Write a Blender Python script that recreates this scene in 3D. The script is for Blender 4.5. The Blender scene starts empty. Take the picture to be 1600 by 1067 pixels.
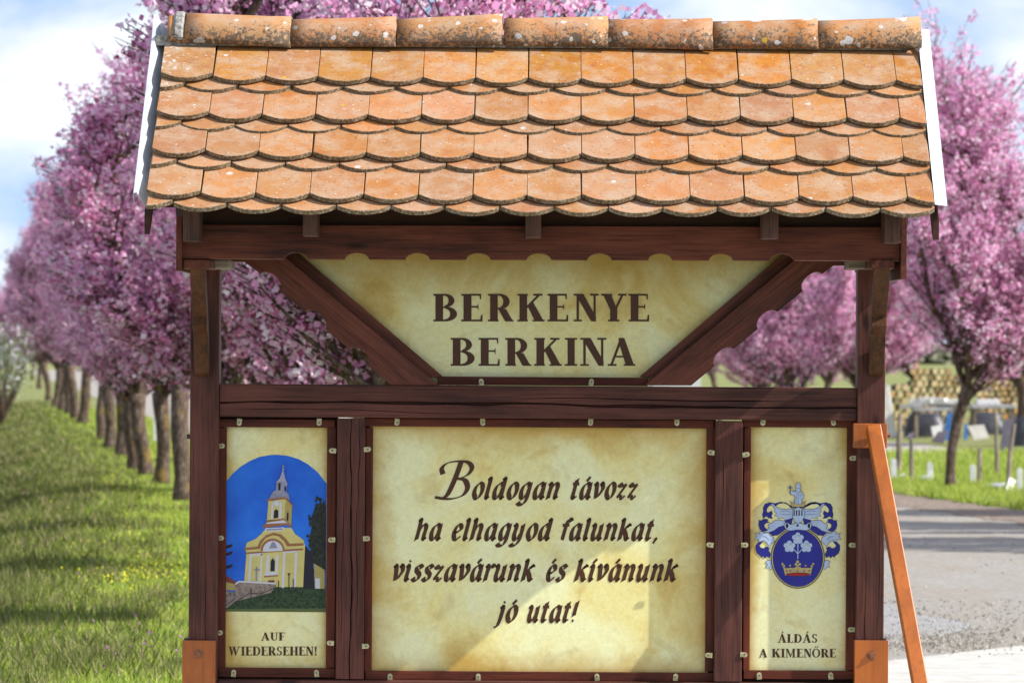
import bpy, math, random
import numpy as np
from mathutils import Vector, Matrix
PI = math.pi
R = math.radians
scene = bpy.context.scene
COL = scene.collection

# ------------------------------------------------------------------ camera
CAM_D, CAM_H, F = 17.3, 1.6, 7700.0          # metres to the sign plane, eye height, focal length in photo pixels
cam_data = bpy.data.cameras.new('camera')
cam = bpy.data.objects.new('camera', cam_data)
COL.objects.link(cam)
cam.location = (0, -CAM_D, CAM_H)
cam.rotation_euler = (R(90), 0, 0)
cam_data.sensor_width = 36
cam_data.lens = F / 1600 * 36
cam_data.shift_x = -50 / 1600
cam_data.shift_y = 16.5 / 1600
cam_data.clip_start = 0.5
cam_data.clip_end = 6000
cam_data.dof.use_dof = True
cam_data.dof.focus_distance = CAM_D - 0.15
cam_data.dof.aperture_fstop = 9.5
cam_data.dof.aperture_blades = 9
scene.camera = cam

# ------------------------------------------------------------------ light
SA, SB = 3.75, 3.25                            # light travels (-SA, 1, -SB)
sun_el = math.atan2(SB, math.hypot(SA, 1))
sun_az = math.atan2(SA, -1)                    # clockwise from +Y
world = bpy.data.worlds.new('World')
scene.world = world
world.use_nodes = True
wn, wl = world.node_tree.nodes, world.node_tree.links
wn.clear()
w_out = wn.new('ShaderNodeOutputWorld')
w_bg = wn.new('ShaderNodeBackground')
w_bg.inputs['Strength'].default_value = 0.15
sky = wn.new('ShaderNodeTexSky')
sky.sky_type = 'NISHITA'
sky.sun_disc = False
sky.sun_elevation = sun_el
sky.sun_rotation = sun_az
sky.air_density = 1.0
sky.dust_density = 0.5
sky.ozone_density = 2.5
w_tc = wn.new('ShaderNodeTexCoord')
w_add = wn.new('ShaderNodeVectorMath'); w_add.operation = 'ADD'
w_add.inputs[1].default_value = (0, 0, 0.22)   # deep spring air: blue holds down to the horizon
wl.new(w_tc.outputs['Generated'], w_add.inputs[0])
w_nrm = wn.new('ShaderNodeVectorMath'); w_nrm.operation = 'NORMALIZE'
wl.new(w_add.outputs[0], w_nrm.inputs[0])
wl.new(w_nrm.outputs[0], sky.inputs['Vector'])
w_map = wn.new('ShaderNodeMapping')
w_map.inputs['Scale'].default_value = (1, 1, 1.9)
w_map.inputs['Location'].default_value = (3.05, 0.4, 0.35)
wl.new(w_tc.outputs['Generated'], w_map.inputs['Vector'])
w_no = wn.new('ShaderNodeTexNoise')
w_no.inputs['Scale'].default_value = 13
w_no.inputs['Detail'].default_value = 6
w_no.inputs['Roughness'].default_value = 0.52
w_no.inputs['Distortion'].default_value = 0.3
wl.new(w_map.outputs[0], w_no.inputs['Vector'])
w_rmp = wn.new('ShaderNodeValToRGB')
w_rmp.color_ramp.elements[0].position = 0.43
w_rmp.color_ramp.elements[0].color = (0.12, 0.12, 0.12, 1)
w_rmp.color_ramp.elements[1].position = 0.60
w_rmp.color_ramp.elements[1].color = (0.93, 0.93, 0.93, 1)
wl.new(w_no.outputs['Fac'], w_rmp.inputs[0])
w_mix = wn.new('ShaderNodeMix'); w_mix.data_type = 'RGBA'
wl.new(w_rmp.outputs[0], w_mix.inputs[0])
wl.new(sky.outputs[0], w_mix.inputs[6])
w_mix.inputs[7].default_value = (5.0, 5.2, 5.6, 1)
wl.new(w_mix.outputs[2], w_bg.inputs[0])
wl.new(w_bg.outputs[0], w_out.inputs[0])

sun_data = bpy.data.lights.new('sun', 'SUN')
sun_data.energy = 4.7
sun_data.angle = R(0.5)
sun_data.color = (1.0, 0.955, 0.88)
sun = bpy.data.objects.new('sun', sun_data)
COL.objects.link(sun)
sun.rotation_euler = Vector((-SA, 1, -SB)).to_track_quat('-Z', 'Y').to_euler()

scene.view_settings.view_transform = 'Standard'
scene.view_settings.look = 'None'
scene.view_settings.gamma = 1
scene.view_settings.use_curve_mapping = False
scene.view_settings.exposure = 0.54

# ------------------------------------------------------------------ material helpers
def mat(name, color=(0.5, 0.5, 0.5), rough=0.7, metallic=0.0, spec=0.5):
    m = bpy.data.materials.new(name)
    m.use_nodes = True
    b = m.node_tree.nodes['Principled BSDF']
    b.inputs['Base Color'].default_value = (*color, 1)
    b.inputs['Roughness'].default_value = rough
    b.inputs['Metallic'].default_value = metallic
    b.inputs['Specular IOR Level'].default_value = spec
    return m, m.node_tree.nodes, m.node_tree.links, b

def N_noise(n, l, vec, scale, detail=4, rough=0.55, dist=0.0):
    t = n.new('ShaderNodeTexNoise')
    t.inputs['Scale'].default_value = scale
    t.inputs['Detail'].default_value = detail
    t.inputs['Roughness'].default_value = rough
    t.inputs['Distortion'].default_value = dist
    if vec is not None: l.new(vec, t.inputs['Vector'])
    return t.outputs['Fac']

def N_ramp(n, l, fac, stops):
    r = n.new('ShaderNodeValToRGB')
    e = r.color_ramp.elements
    while len(e) < len(stops): e.new(0.5)
    for q, (p, c) in zip(e, stops):
        q.position = p
        q.color = (*c, 1) if not isinstance(c, (int, float)) else (c, c, c, 1)
    l.new(fac, r.inputs[0])
    return r.outputs[0]

def N_mix(n, l, fac, a, b, blend='MIX'):
    m = n.new('ShaderNodeMix'); m.data_type = 'RGBA'; m.blend_type = blend
    for k, v in ((0, fac), (6, a), (7, b)):
        sock = m.inputs[k]
        if isinstance(v, bpy.types.NodeSocket): l.new(v, sock)
        elif isinstance(v, (int, float)): sock.default_value = v if k == 0 else (v, v, v, 1)
        else: sock.default_value = (*v, 1)
    return m.outputs[2]

def N_math(n, l, op, a, b=0.0, clamp=False):
    m = n.new('ShaderNodeMath'); m.operation = op; m.use_clamp = clamp
    for i, v in enumerate((a, b)):
        if isinstance(v, bpy.types.NodeSocket): l.new(v, m.inputs[i])
        else: m.inputs[i].default_value = v
    return m.outputs[0]

def N_pos(n, l, rot=(0, 0, 0), scale=(1, 1, 1), loc=(0, 0, 0), obj=False):
    if obj: s = n.new('ShaderNodeTexCoord').outputs['Object']
    else: s = n.new('ShaderNodeNewGeometry').outputs['Position']
    mp = n.new('ShaderNodeMapping')
    mp.inputs['Rotation'].default_value = rot
    mp.inputs['Scale'].default_value = scale
    mp.inputs['Location'].default_value = loc
    mp.vector_type = 'POINT'
    l.new(s, mp.inputs[0])
    return mp.outputs[0]

def N_bump(n, l, b, h, strength=0.3, dist=0.01):
    k = n.new('ShaderNodeBump')
    k.inputs['Strength'].default_value = strength
    k.inputs['Distance'].default_value = dist
    l.new(h, k.inputs['Height'])
    l.new(k.outputs[0], b.inputs['Normal'])

# stained timber: grain runs along an axis ('x','y','z') or a slanted direction
def wood(name, axis='x', ang=0.0, dark=(0.030, 0.010, 0.007), light=(0.15, 0.042, 0.024), worn=(0.18, 0.10, 0.075), wornf=0.35, rough=0.5):
    m, n, l, b = mat(name, rough=rough + .08, spec=0.22)
    # first rotate so that the grain lies along x, then stretch
    rot = {'x': (0, 0, 0), 'z': (0, R(90), 0), 'y': (0, 0, R(90)), 'a': (0, ang, 0)}[axis]
    p0 = N_pos(n, l, rot=rot)
    s = n.new('ShaderNodeMapping'); l.new(p0, s.inputs[0]); s.inputs['Scale'].default_value = (2.2, 42, 42)
    oi = n.new('ShaderNodeObjectInfo')
    ofs = n.new('ShaderNodeCombineXYZ'); l.new(N_math(n, l, 'MULTIPLY', oi.outputs['Random'], 37), ofs.inputs[0])
    va = n.new('ShaderNodeVectorMath'); va.operation = 'ADD'; l.new(s.outputs[0], va.inputs[0]); l.new(ofs.outputs[0], va.inputs[1])
    g = N_noise(n, l, va.outputs[0], 1.6, 7, 0.62, 0.35)
    s2 = n.new('ShaderNodeMapping'); l.new(p0, s2.inputs[0]); s2.inputs['Scale'].default_value = (5, 190, 190)
    fine = N_noise(n, l, s2.outputs[0], 1.0, 4, 0.7)
    s3 = n.new('ShaderNodeMapping'); l.new(p0, s3.inputs[0]); s3.inputs['Scale'].default_value = (1.6, 5, 5)
    blot = N_noise(n, l, s3.outputs[0], 1.7, 4, 0.55)
    c = N_ramp(n, l, g, [(0.30, dark), (0.52, tuple((a + q) / 2 for a, q in zip(dark, light))), (0.72, light)])
    c = N_mix(n, l, N_ramp(n, l, blot, [(0.38, 0.0), (0.68, 0.75)]), c, tuple(min(1, q * 1.5) for q in light), 'MIX')
    c = N_mix(n, l, N_ramp(n, l, fine, [(0.34, 0.55), (0.50, 0.0)]), c, tuple(q * 0.7 for q in dark))
    w = N_math(n, l, 'MULTIPLY', N_ramp(n, l, fine, [(0.56, 0.0), (0.72, 1.0)]), wornf)
    c = N_mix(n, l, w, c, worn)
    # knots
    sk = n.new('ShaderNodeMapping'); l.new(p0, sk.inputs[0]); sk.inputs['Scale'].default_value = (3.3, 11, 11)
    vo = n.new('ShaderNodeTexVoronoi'); vo.inputs['Scale'].default_value = 1.0; l.new(sk.outputs[0], vo.inputs['Vector'])
    kn = N_ramp(n, l, vo.outputs['Distance'], [(0.06, 0.9), (0.17, 0.0)])
    c = N_mix(n, l, kn, c, tuple(q * 0.4 for q in dark))
    l.new(c, b.inputs['Base Color'])
    rr = n.new('ShaderNodeMapRange'); l.new(g, rr.inputs[0]); rr.inputs[3].default_value = rough - 0.12; rr.inputs[4].default_value = rough + 0.2
    l.new(rr.outputs[0], b.inputs['Roughness'])
    h = N_math(n, l, 'ADD', N_math(n, l, 'MULTIPLY', g, 0.5), fine)
    N_bump(n, l, b, h, 0.38, 0.003)
    return m

W_X = wood('stained_beam_wood', 'x')
W_Z = wood('stained_post_wood', 'z')
W_Y = wood('stained_cross_wood', 'y')
W_PX = wood('dark_weathered_beam_wood', 'x', dark=(0.026, 0.0105, 0.0085), light=(0.105, 0.034, 0.023), worn=(0.12, 0.085, 0.075), wornf=0.3)
W_PZ = wood('dark_weathered_post_wood', 'z', dark=(0.026, 0.0105, 0.0085), light=(0.105, 0.034, 0.023), worn=(0.12, 0.085, 0.075), wornf=0.3)
W_BR = wood('brown_brace_wood_left', 'a', R(-39), light=(0.15, 0.045, 0.027))
W_BL = wood('brown_brace_wood_right', 'a', R(39), light=(0.15, 0.045, 0.027))
W_RED_X = wood('red_frame_wood', 'x', dark=(0.03, 0.008, 0.004), light=(0.12, 0.026, 0.012), wornf=0.1)
W_RED_Z = wood('red_frame_upright_wood', 'z', dark=(0.03, 0.008, 0.004), light=(0.12, 0.026, 0.012), wornf=0.1)
W_AMB = wood('amber_bracket_wood', 'z', dark=(0.022, 0.009, 0.003), light=(0.10, 0.037, 0.011), wornf=0.15)
W_PALE = wood('bare_weathered_wood', 'x', dark=(0.13, 0.10, 0.075), light=(0.33, 0.27, 0.21), worn=(0.42, 0.37, 0.32), rough=0.8)
W_STAKE = wood('grey_stake_wood', 'z', dark=(0.09, 0.07, 0.055), light=(0.30, 0.25, 0.20), worn=(0.4, 0.36, 0.3), rough=0.85)
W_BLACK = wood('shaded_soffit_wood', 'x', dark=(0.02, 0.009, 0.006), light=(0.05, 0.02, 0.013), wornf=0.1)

def clay(name, ridge=False):
    m, n, l, b = mat(name, rough=0.82, spec=0.25)
    pos = N_pos(n, l)
    oi = n.new('ShaderNodeObjectInfo')
    ofs = n.new('ShaderNodeVectorMath'); ofs.operation = 'MULTIPLY_ADD'
    cx = n.new('ShaderNodeCombineXYZ')
    for i in range(3): l.new(oi.outputs['Random'], cx.inputs[i])
    l.new(cx.outputs[0], ofs.inputs[0]); ofs.inputs[1].default_value = (1.3, 17, 23); l.new(pos, ofs.inputs[2])
    v = ofs.outputs[0]
    big = N_noise(n, l, v, 7, 3, 0.55, 0.4)
    med = N_noise(n, l, v, 24, 5, 0.65, 0.3)
    fin = N_noise(n, l, v, 120, 4, 0.7)
    c = N_ramp(n, l, big, [(0.32, (0.54, 0.20, 0.05)), (0.50, (0.62, 0.265, 0.075)), (0.68, (0.60, 0.31, 0.11))] if ridge else [(0.32, (0.52, 0.215, 0.075)), (0.50, (0.57, 0.26, 0.10)), (0.68, (0.56, 0.30, 0.155))])
    # row of tiles under the ridge keeps a yellower glaze
    sep = n.new('ShaderNodeSeparateXYZ'); l.new(pos, sep.inputs[0])
    hi = n.new('ShaderNodeMapRange'); l.new(sep.outputs[2], hi.inputs[0])
    hi.inputs[1].default_value = 2.49; hi.inputs[2].default_value = 2.56
    yel = N_ramp(n, l, med, [(0.35, (0.50, 0.175, 0.035)), (0.62, (0.60, 0.285, 0.06))])
    c = N_mix(n, l, N_math(n, l, 'MULTIPLY', hi.outputs[0], 0.10 if ridge else 0.82), c, (0.50, 0.17, 0.05) if ridge else yel)
    # per tile tint
    hsv = n.new('ShaderNodeHueSaturation'); l.new(c, hsv.inputs['Color'])
    mr = n.new('ShaderNodeMapRange'); l.new(oi.outputs['Random'], mr.inputs[0]); mr.inputs[3].default_value = 0.62; mr.inputs[4].default_value = 0.82
    l.new(mr.outputs[0], hsv.inputs['Value'])
    rs = N_math(n, l, 'FRACT', N_math(n, l, 'MULTIPLY', oi.outputs['Random'], 7.31))
    mr2 = n.new('ShaderNodeMapRange'); l.new(rs, mr2.inputs[0]); mr2.inputs[3].default_value = 0.92; mr2.inputs[4].default_value = 1.07
    l.new(mr2.outputs[0], hsv.inputs['Saturation'])
    rh = N_math(n, l, 'FRACT', N_math(n, l, 'MULTIPLY', oi.outputs['Random'], 13.7))
    mr3 = n.new('ShaderNodeMapRange'); l.new(rh, mr3.inputs[0]); mr3.inputs[3].default_value = 0.495; mr3.inputs[4].default_value = 0.504
    l.new(mr3.outputs[0], hsv.inputs['Hue'])
    c = hsv.outputs[0]
    # rusty blotches, grey bloom
    c = N_mix(n, l, N_ramp(n, l, med, [(0.57, 0.0), (0.75, 0.6)]), c, (0.30, 0.10, 0.05))
    blo = N_noise(n, l, v, 11, 6, 0.7)
    c = N_mix(n, l, N_ramp(n, l, blo, [(0.45, 0.0), (0.64, 0.68)]), c, (0.42, 0.31, 0.22))
    # dark pin specks
    if ridge:
        hz = n.new('ShaderNodeMapRange'); l.new(sep.outputs[2], hz.inputs[0])
        hz.inputs[1].default_value = 2.775; hz.inputs[2].default_value = 2.68
        thr = N_math(n, l, 'MULTIPLY', hz.outputs[0], 0.20)
        sp = N_math(n, l, 'ADD', N_noise(n, l, v, 75, 6, 0.75, 0.5), thr)
        patch = N_math(n, l, 'MULTIPLY', N_noise(n, l, v, 9, 3), 0.22)
        sp = N_math(n, l, 'ADD', sp, patch)
        c = N_mix(n, l, N_ramp(n, l, sp, [(0.74, 0.0), (0.80, 0.92)]), c, (0.095, 0.075, 0.055))
    else:
        sp = N_noise(n, l, v, 95, 3, 0.6)
        c = N_mix(n, l, N_ramp(n, l, sp, [(0.615, 0.0), (0.67, 0.75)]), c, (0.15, 0.08, 0.05))
        sp2 = N_noise(n, l, v, 34, 8, 0.85, 0.6)
        c = N_mix(n, l, N_ramp(n, l, sp2, [(0.57, 0.0), (0.68, 0.6)]), c, (0.22, 0.105, 0.06))
    # grey-white round lichens
    wob = n.new('ShaderNodeVectorMath'); wob.operation = 'MULTIPLY_ADD'
    nc = n.new('ShaderNodeTexNoise'); nc.inputs['Scale'].default_value = 90; l.new(v, nc.inputs['Vector'])
    l.new(nc.outputs['Color'], wob.inputs[0]); wob.inputs[1].default_value = (0.012,) * 3; l.new(v, wob.inputs[2])
    def spots(scale, r0, keep, colr, cc, inv=False):
        vo = n.new('ShaderNodeTexVoronoi'); vo.inputs['Scale'].default_value = scale
        vo.inputs['Randomness'].default_value = 1.0
        l.new(wob.outputs[0], vo.inputs['Vector'])
        sc = n.new('ShaderNodeSeparateColor'); l.new(vo.outputs['Color'], sc.inputs[0])
        k = N_math(n, l, 'GREATER_THAN', sc.outputs[0], keep)
        rad = N_math(n, l, 'MULTIPLY', sc.outputs[1], r0)
        d = N_math(n, l, 'SUBTRACT', vo.outputs['Distance'], rad)
        f = N_math(n, l, 'MULTIPLY', k, N_ramp(n, l, d, [(0.0, 1.0), (0.03, 0.0)]))
        rim = N_math(n, l, 'FRACT', N_math(n, l, 'MULTIPLY', vo.outputs['Distance'], 7))
        return N_mix(n, l, N_math(n, l, 'MULTIPLY', f, 0.85), cc, N_mix(n, l, rim, colr, tuple(q * 0.6 for q in colr)))
    if ridge:
        c = spots(17, 0.42, 0.80, (0.62, 0.60, 0.58), c)
        c = spots(38, 0.42, 0.80, (0.66, 0.63, 0.60), c)
        c = spots(21, 0.28, 0.965, (0.62, 0.40, 0.02), c)
    else:
        c = spots(24, 0.30, 0.965, (0.66, 0.60, 0.56), c)
        c = spots(26, 0.20, 0.965, (0.62, 0.38, 0.02), c)
        c = spots(95, 0.34, 0.93, (0.68, 0.60, 0.54), c)
        # the left end of the roof carries more lichen
        lf = n.new('ShaderNodeMapRange'); l.new(sep.outputs[0], lf.inputs[0]); lf.inputs[1].default_value = -1.12; lf.inputs[2].default_value = -1.32
        lz = n.new('ShaderNodeMapRange'); l.new(sep.outputs[2], lz.inputs[0]); lz.inputs[1].default_value = 2.2; lz.inputs[2].default_value = 2.62
        li = N_math(n, l, 'MULTIPLY', lf.outputs[0], lz.outputs[0])
        ln = N_math(n, l, 'ADD', N_noise(n, l, v, 48, 5, 0.7), N_math(n, l, 'MULTIPLY', li, 0.16))
        c = N_mix(n, l, N_ramp(n, l, ln, [(0.69, 0.0), (0.74, 0.8)]), c, (0.52, 0.50, 0.48))
    l.new(c, b.inputs['Base Color'])
    h = N_math(n, l, 'ADD', N_math(n, l, 'MULTIPLY', med, 0.8), N_math(n, l, 'MULTIPLY', fin, 0.6))
    N_bump(n, l, b, h, 0.5, 0.003)
    return m
TILE = clay('clay_tile'); RIDGE = clay('ridge_tile_clay', True)

def crust():
    m, n, l, b = mat('tile_edge_crust', rough=0.95, spec=0.1)
    v = N_pos(n, l)
    a = N_noise(n, l, v, 110, 5, 0.7)
    c = N_ramp(n, l, a, [(0.35, (0.10, 0.07, 0.04)), (0.52, (0.22, 0.155, 0.09)), (0.66, (0.42, 0.37, 0.30))])
    l.new(c, b.inputs['Base Color'])
    N_bump(n, l, b, a, 0.8, 0.006)
    return m
CRUST = crust()

def simple(name, c1, c2, scale=30, rough=0.7, bump=0.2, metallic=0.0, spec=0.5, detail=5, dist=0.002, obj=False):
    m, n, l, b = mat(name, rough=rough, metallic=metallic, spec=spec)
    v = N_pos(n, l, obj=obj)
    a = N_noise(n, l, v, scale, detail, 0.6)
    l.new(N_ramp(n, l, a, [(0.35, c1), (0.65, c2)]), b.inputs['Base Color'])
    if bump: N_bump(n, l, b, a, bump, dist)
    return m

MORTAR = simple('ridge_mortar', (0.12, 0.11, 0.10), (0.42, 0.40, 0.38), 60, 0.95, 0.6)
def sheet():
    m, n, l, b = mat('white_coated_sheet', rough=0.45)
    v = N_pos(n, l)
    a = N_noise(n, l, v, 14, 7, 0.75)
    c = N_ramp(n, l, a, [(0.30, (0.40, 0.42, 0.44)), (0.45, (0.58, 0.62, 0.67)), (0.65, (0.66, 0.70, 0.74))])
    k = N_noise(n, l, v, 90, 4, 0.8)
    c = N_mix(n, l, N_ramp(n, l, k, [(0.66, 0.0), (0.72, 0.5)]), c, (0.22, 0.20, 0.17))
    l.new(c, b.inputs['Base Color']); N_bump(n, l, b, N_noise(n, l, v, 6, 2), 0.4, 0.01)
    return m
FLASH = sheet()
_unused = lambda: simple('white_coated_sheet', (0.56, 0.60, 0.66), (0.68, 0.72, 0.76), 8, 0.42, 0.05)
BRASS = simple('zinc_yellow_clip', (0.38, 0.33, 0.16), (0.62, 0.57, 0.34), 90, 0.38, 0.1, metallic=0.55)
SCREW = simple('steel_screw', (0.10, 0.09, 0.08), (0.25, 0.22, 0.18), 200, 0.45, 0.1, metallic=0.7)
RUBBER = simple('dark_bolt', (0.015, 0.012, 0.014), (0.06, 0.04, 0.04), 100, 0.5)

def steel():
    m, n, l, b = mat('orange_painted_steel', rough=0.42)
    v = N_pos(n, l, scale=(1, 1, 0.35))
    v2 = N_pos(n, l)
    a = N_noise(n, l, v, 9, 5, 0.6, 0.5)
    c = N_ramp(n, l, a, [(0.3, (0.27, 0.068, 0.009)), (0.6, (0.42, 0.112, 0.013))])
    sc = N_noise(n, l, v2, 60, 5, 0.7)
    c = N_mix(n, l, N_ramp(n, l, sc, [(0.66, 0.0), (0.73, 0.85)]), c, (0.20, 0.045, 0.02))
    c = N_mix(n, l, N_ramp(n, l, N_noise(n, l, v, 26, 6, 0.7), [(0.60, 0.0), (0.78, 0.6)]), c, (0.12, 0.035, 0.015))
    c = N_mix(n, l, N_ramp(n, l, N_noise(n, l, v2, 150, 3, 0.7), [(0.70, 0.0), (0.75, 0.6)]), c, (0.7, 0.4, 0.12))
    vs = N_pos(n, l, scale=(70, 70, 4))
    c = N_mix(n, l, N_ramp(n, l, N_noise(n, l, vs, 1.0, 4, 0.7), [(0.50, 0.0), (0.72, 0.55)]), c, (0.20, 0.055, 0.012))
    l.new(c, b.inputs['Base Color'])
    N_bump(n, l, b, sc, 0.25, 0.002)
    return m
ORANGE = steel()

def parchment(name, cx, cz, hw, hh, loc, e0=.4):
    m, n, l, b = mat(name, rough=0.38, spec=0.35)
    pos = N_pos(n, l, loc=loc)
    raw = N_pos(n, l)
    a = N_noise(n, l, pos, 3.2, 5, 0.6, 0.5)
    f = N_noise(n, l, pos, 55, 6, 0.75, 0.8)
    c = N_ramp(n, l, a, [(0.28, (0.70, 0.52, 0.16)), (0.40, (0.82, 0.72, 0.29)), (0.58, (0.85, 0.84, 0.47))])
    # aged paper print: browner towards the printed border
    sep = n.new('ShaderNodeSeparateXYZ'); l.new(raw, sep.inputs[0])
    dx = N_math(n, l, 'DIVIDE', N_math(n, l, 'ABSOLUTE', N_math(n, l, 'SUBTRACT', sep.outputs[0], cx)), hw)
    dz = N_math(n, l, 'DIVIDE', N_math(n, l, 'ABSOLUTE', N_math(n, l, 'SUBTRACT', sep.outputs[2], cz)), hh)
    e = N_math(n, l, 'ADD', N_math(n, l, 'POWER', N_math(n, l, 'MAXIMUM', dx, dz), 3.6), N_math(n, l, 'MULTIPLY', N_math(n, l, 'SUBTRACT', a, 0.5), -1.4))
    c = N_mix(n, l, N_ramp(n, l, e, [(e0, 0.0), (e0 + .7, 0.8)]), c, (0.52, 0.31, 0.05))
    st = N_noise(n, l, pos, 6.5, 3, 0.5, 1.2)
    c = N_mix(n, l, N_ramp(n, l, st, [(0.58, 0.0), (0.78, 0.42)]), c, (0.42, 0.25, 0.04))
    c = N_mix(n, l, 0.55, c, N_ramp(n, l, f, [(0.3, 0.72), (0.6, 1.0)]), 'MULTIPLY')
    vf = N_pos(n, l, rot=(0, R(33), 0), scale=(60, 200, 340), loc=loc)
    fb = N_noise(n, l, vf, 1.0, 3, 0.6, 2.5)
    c = N_mix(n, l, N_ramp(n, l, fb, [(0.68, 0.0), (0.74, 0.28)]), c, (0.35, 0.2, 0.04))
    l.new(c, b.inputs['Base Color'])
    return m

INK = mat('brown_print', (0.070, 0.024, 0.008), 0.4, spec=0.35)[0]

def bark_mat():
    m, n, l, b = mat('plum_bark', rough=0.95, spec=0.15)
    v = N_pos(n, l, scale=(1, 1, 0.4), obj=True)
    a = N_noise(n, l, v, 22, 6, 0.7, 0.6)
    c = N_ramp(n, l, a, [(0.32, (0.03, 0.02, 0.015)), (0.52, (0.12, 0.085, 0.065)), (0.7, (0.26, 0.21, 0.17))])
    v2 = N_pos(n, l)
    li = N_noise(n, l, v2, 5, 5, 0.65)
    c = N_mix(n, l, N_ramp(n, l, li, [(0.56, 0.0), (0.68, 0.6)]), c, (0.30, 0.21, 0.03))
    l.new(c, b.inputs['Base Color'])
    N_bump(n, l, b, a, 0.8, 0.02)
    return m
BARK = bark_mat()

def leafy(name, stops, trans=0.35, clump=None, rough=0.8):
    m = bpy.data.materials.new(name); m.use_nodes = True
    n, l = m.node_tree.nodes, m.node_tree.links
    n.clear()
    o = n.new('ShaderNodeOutputMaterial')
    g = n.new('ShaderNodeNewGeometry')
    col = N_ramp(n, l, g.outputs['Random Per Island'], stops)
    if clump:
        tc = n.new('ShaderNodeTexCoord')
        cl = N_noise(n, l, tc.outputs['Object'], clump[0], 3, 0.6)
        col = N_mix(n, l, N_ramp(n, l, cl, [(0.38, 0.0), (0.66, clump[2])]), col, clump[1])
    d = n.new('ShaderNodeBsdfDiffuse'); t = n.new('ShaderNodeBsdfTranslucent'); x = n.new('ShaderNodeMixShader')
    l.new(col, d.inputs[0]); l.new(col, t.inputs[0]); x.inputs[0].default_value = trans
    l.new(d.outputs[0], x.inputs[1]); l.new(t.outputs[0], x.inputs[2]); l.new(x.outputs[0], o.inputs[0])
    return m
BLOSSOM = leafy('pink_plum_blossom', [(0.0, (0.24, 0.05, 0.09)), (0.08, (0.56, 0.18, 0.34)), (0.20, (0.92, 0.45, 0.74)), (0.62, (0.95, 0.62, 0.86)), (0.85, (0.98, 0.90, 0.96))], 0.55,  # palest stop puts the glints of lit petals into the colour
                (2.2, (0.66, 0.22, 0.44), 0.25))
WHITEB = leafy('white_shrub_blossom', [(0.0, (0.10, 0.16, 0.06)), (0.55, (0.24, 0.30, 0.16)), (0.7, (0.6, 0.6, 0.62)), (1.0, (0.8, 0.8, 0.84))], 0.3)
GRASSB = leafy('grass_blade', [(0.0, (0.13, 0.22, 0.025)), (0.5, (0.34, 0.48, 0.07)), (0.85, (0.50, 0.62, 0.14)), (1.0, (0.60, 0.58, 0.30))], 0.4, (1.6, (0.50, 0.52, 0.10), 0.6))
DRY_SHADEB = leafy('rough_shaded_bank_grass', [(0.0, (0.05, 0.07, 0.015)), (0.45, (0.14, 0.18, 0.04)), (0.7, (0.26, 0.25, 0.11)), (1.0, (0.42, 0.33, 0.21))], 0.3, (0.9, (0.16, 0.22, 0.04), 0.55))  # dry bank blades, darkened so the crowns' shadow sits in the colour
YELLOWF = leafy('yellow_flower', [(0.0, (0.60, 0.60, 0.05)), (1.0, (0.85, 0.78, 0.08))], 0.3)
PURPLEF = leafy('purple_flower', [(0.0, (0.30, 0.10, 0.30)), (1.0, (0.50, 0.25, 0.45))], 0.3)
FARLEAF = leafy('far_foliage', [(0.0, (0.14, 0.17, 0.12)), (0.6, (0.24, 0.25, 0.16)), (1.0, (0.36, 0.31, 0.25))], 0.2)

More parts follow.
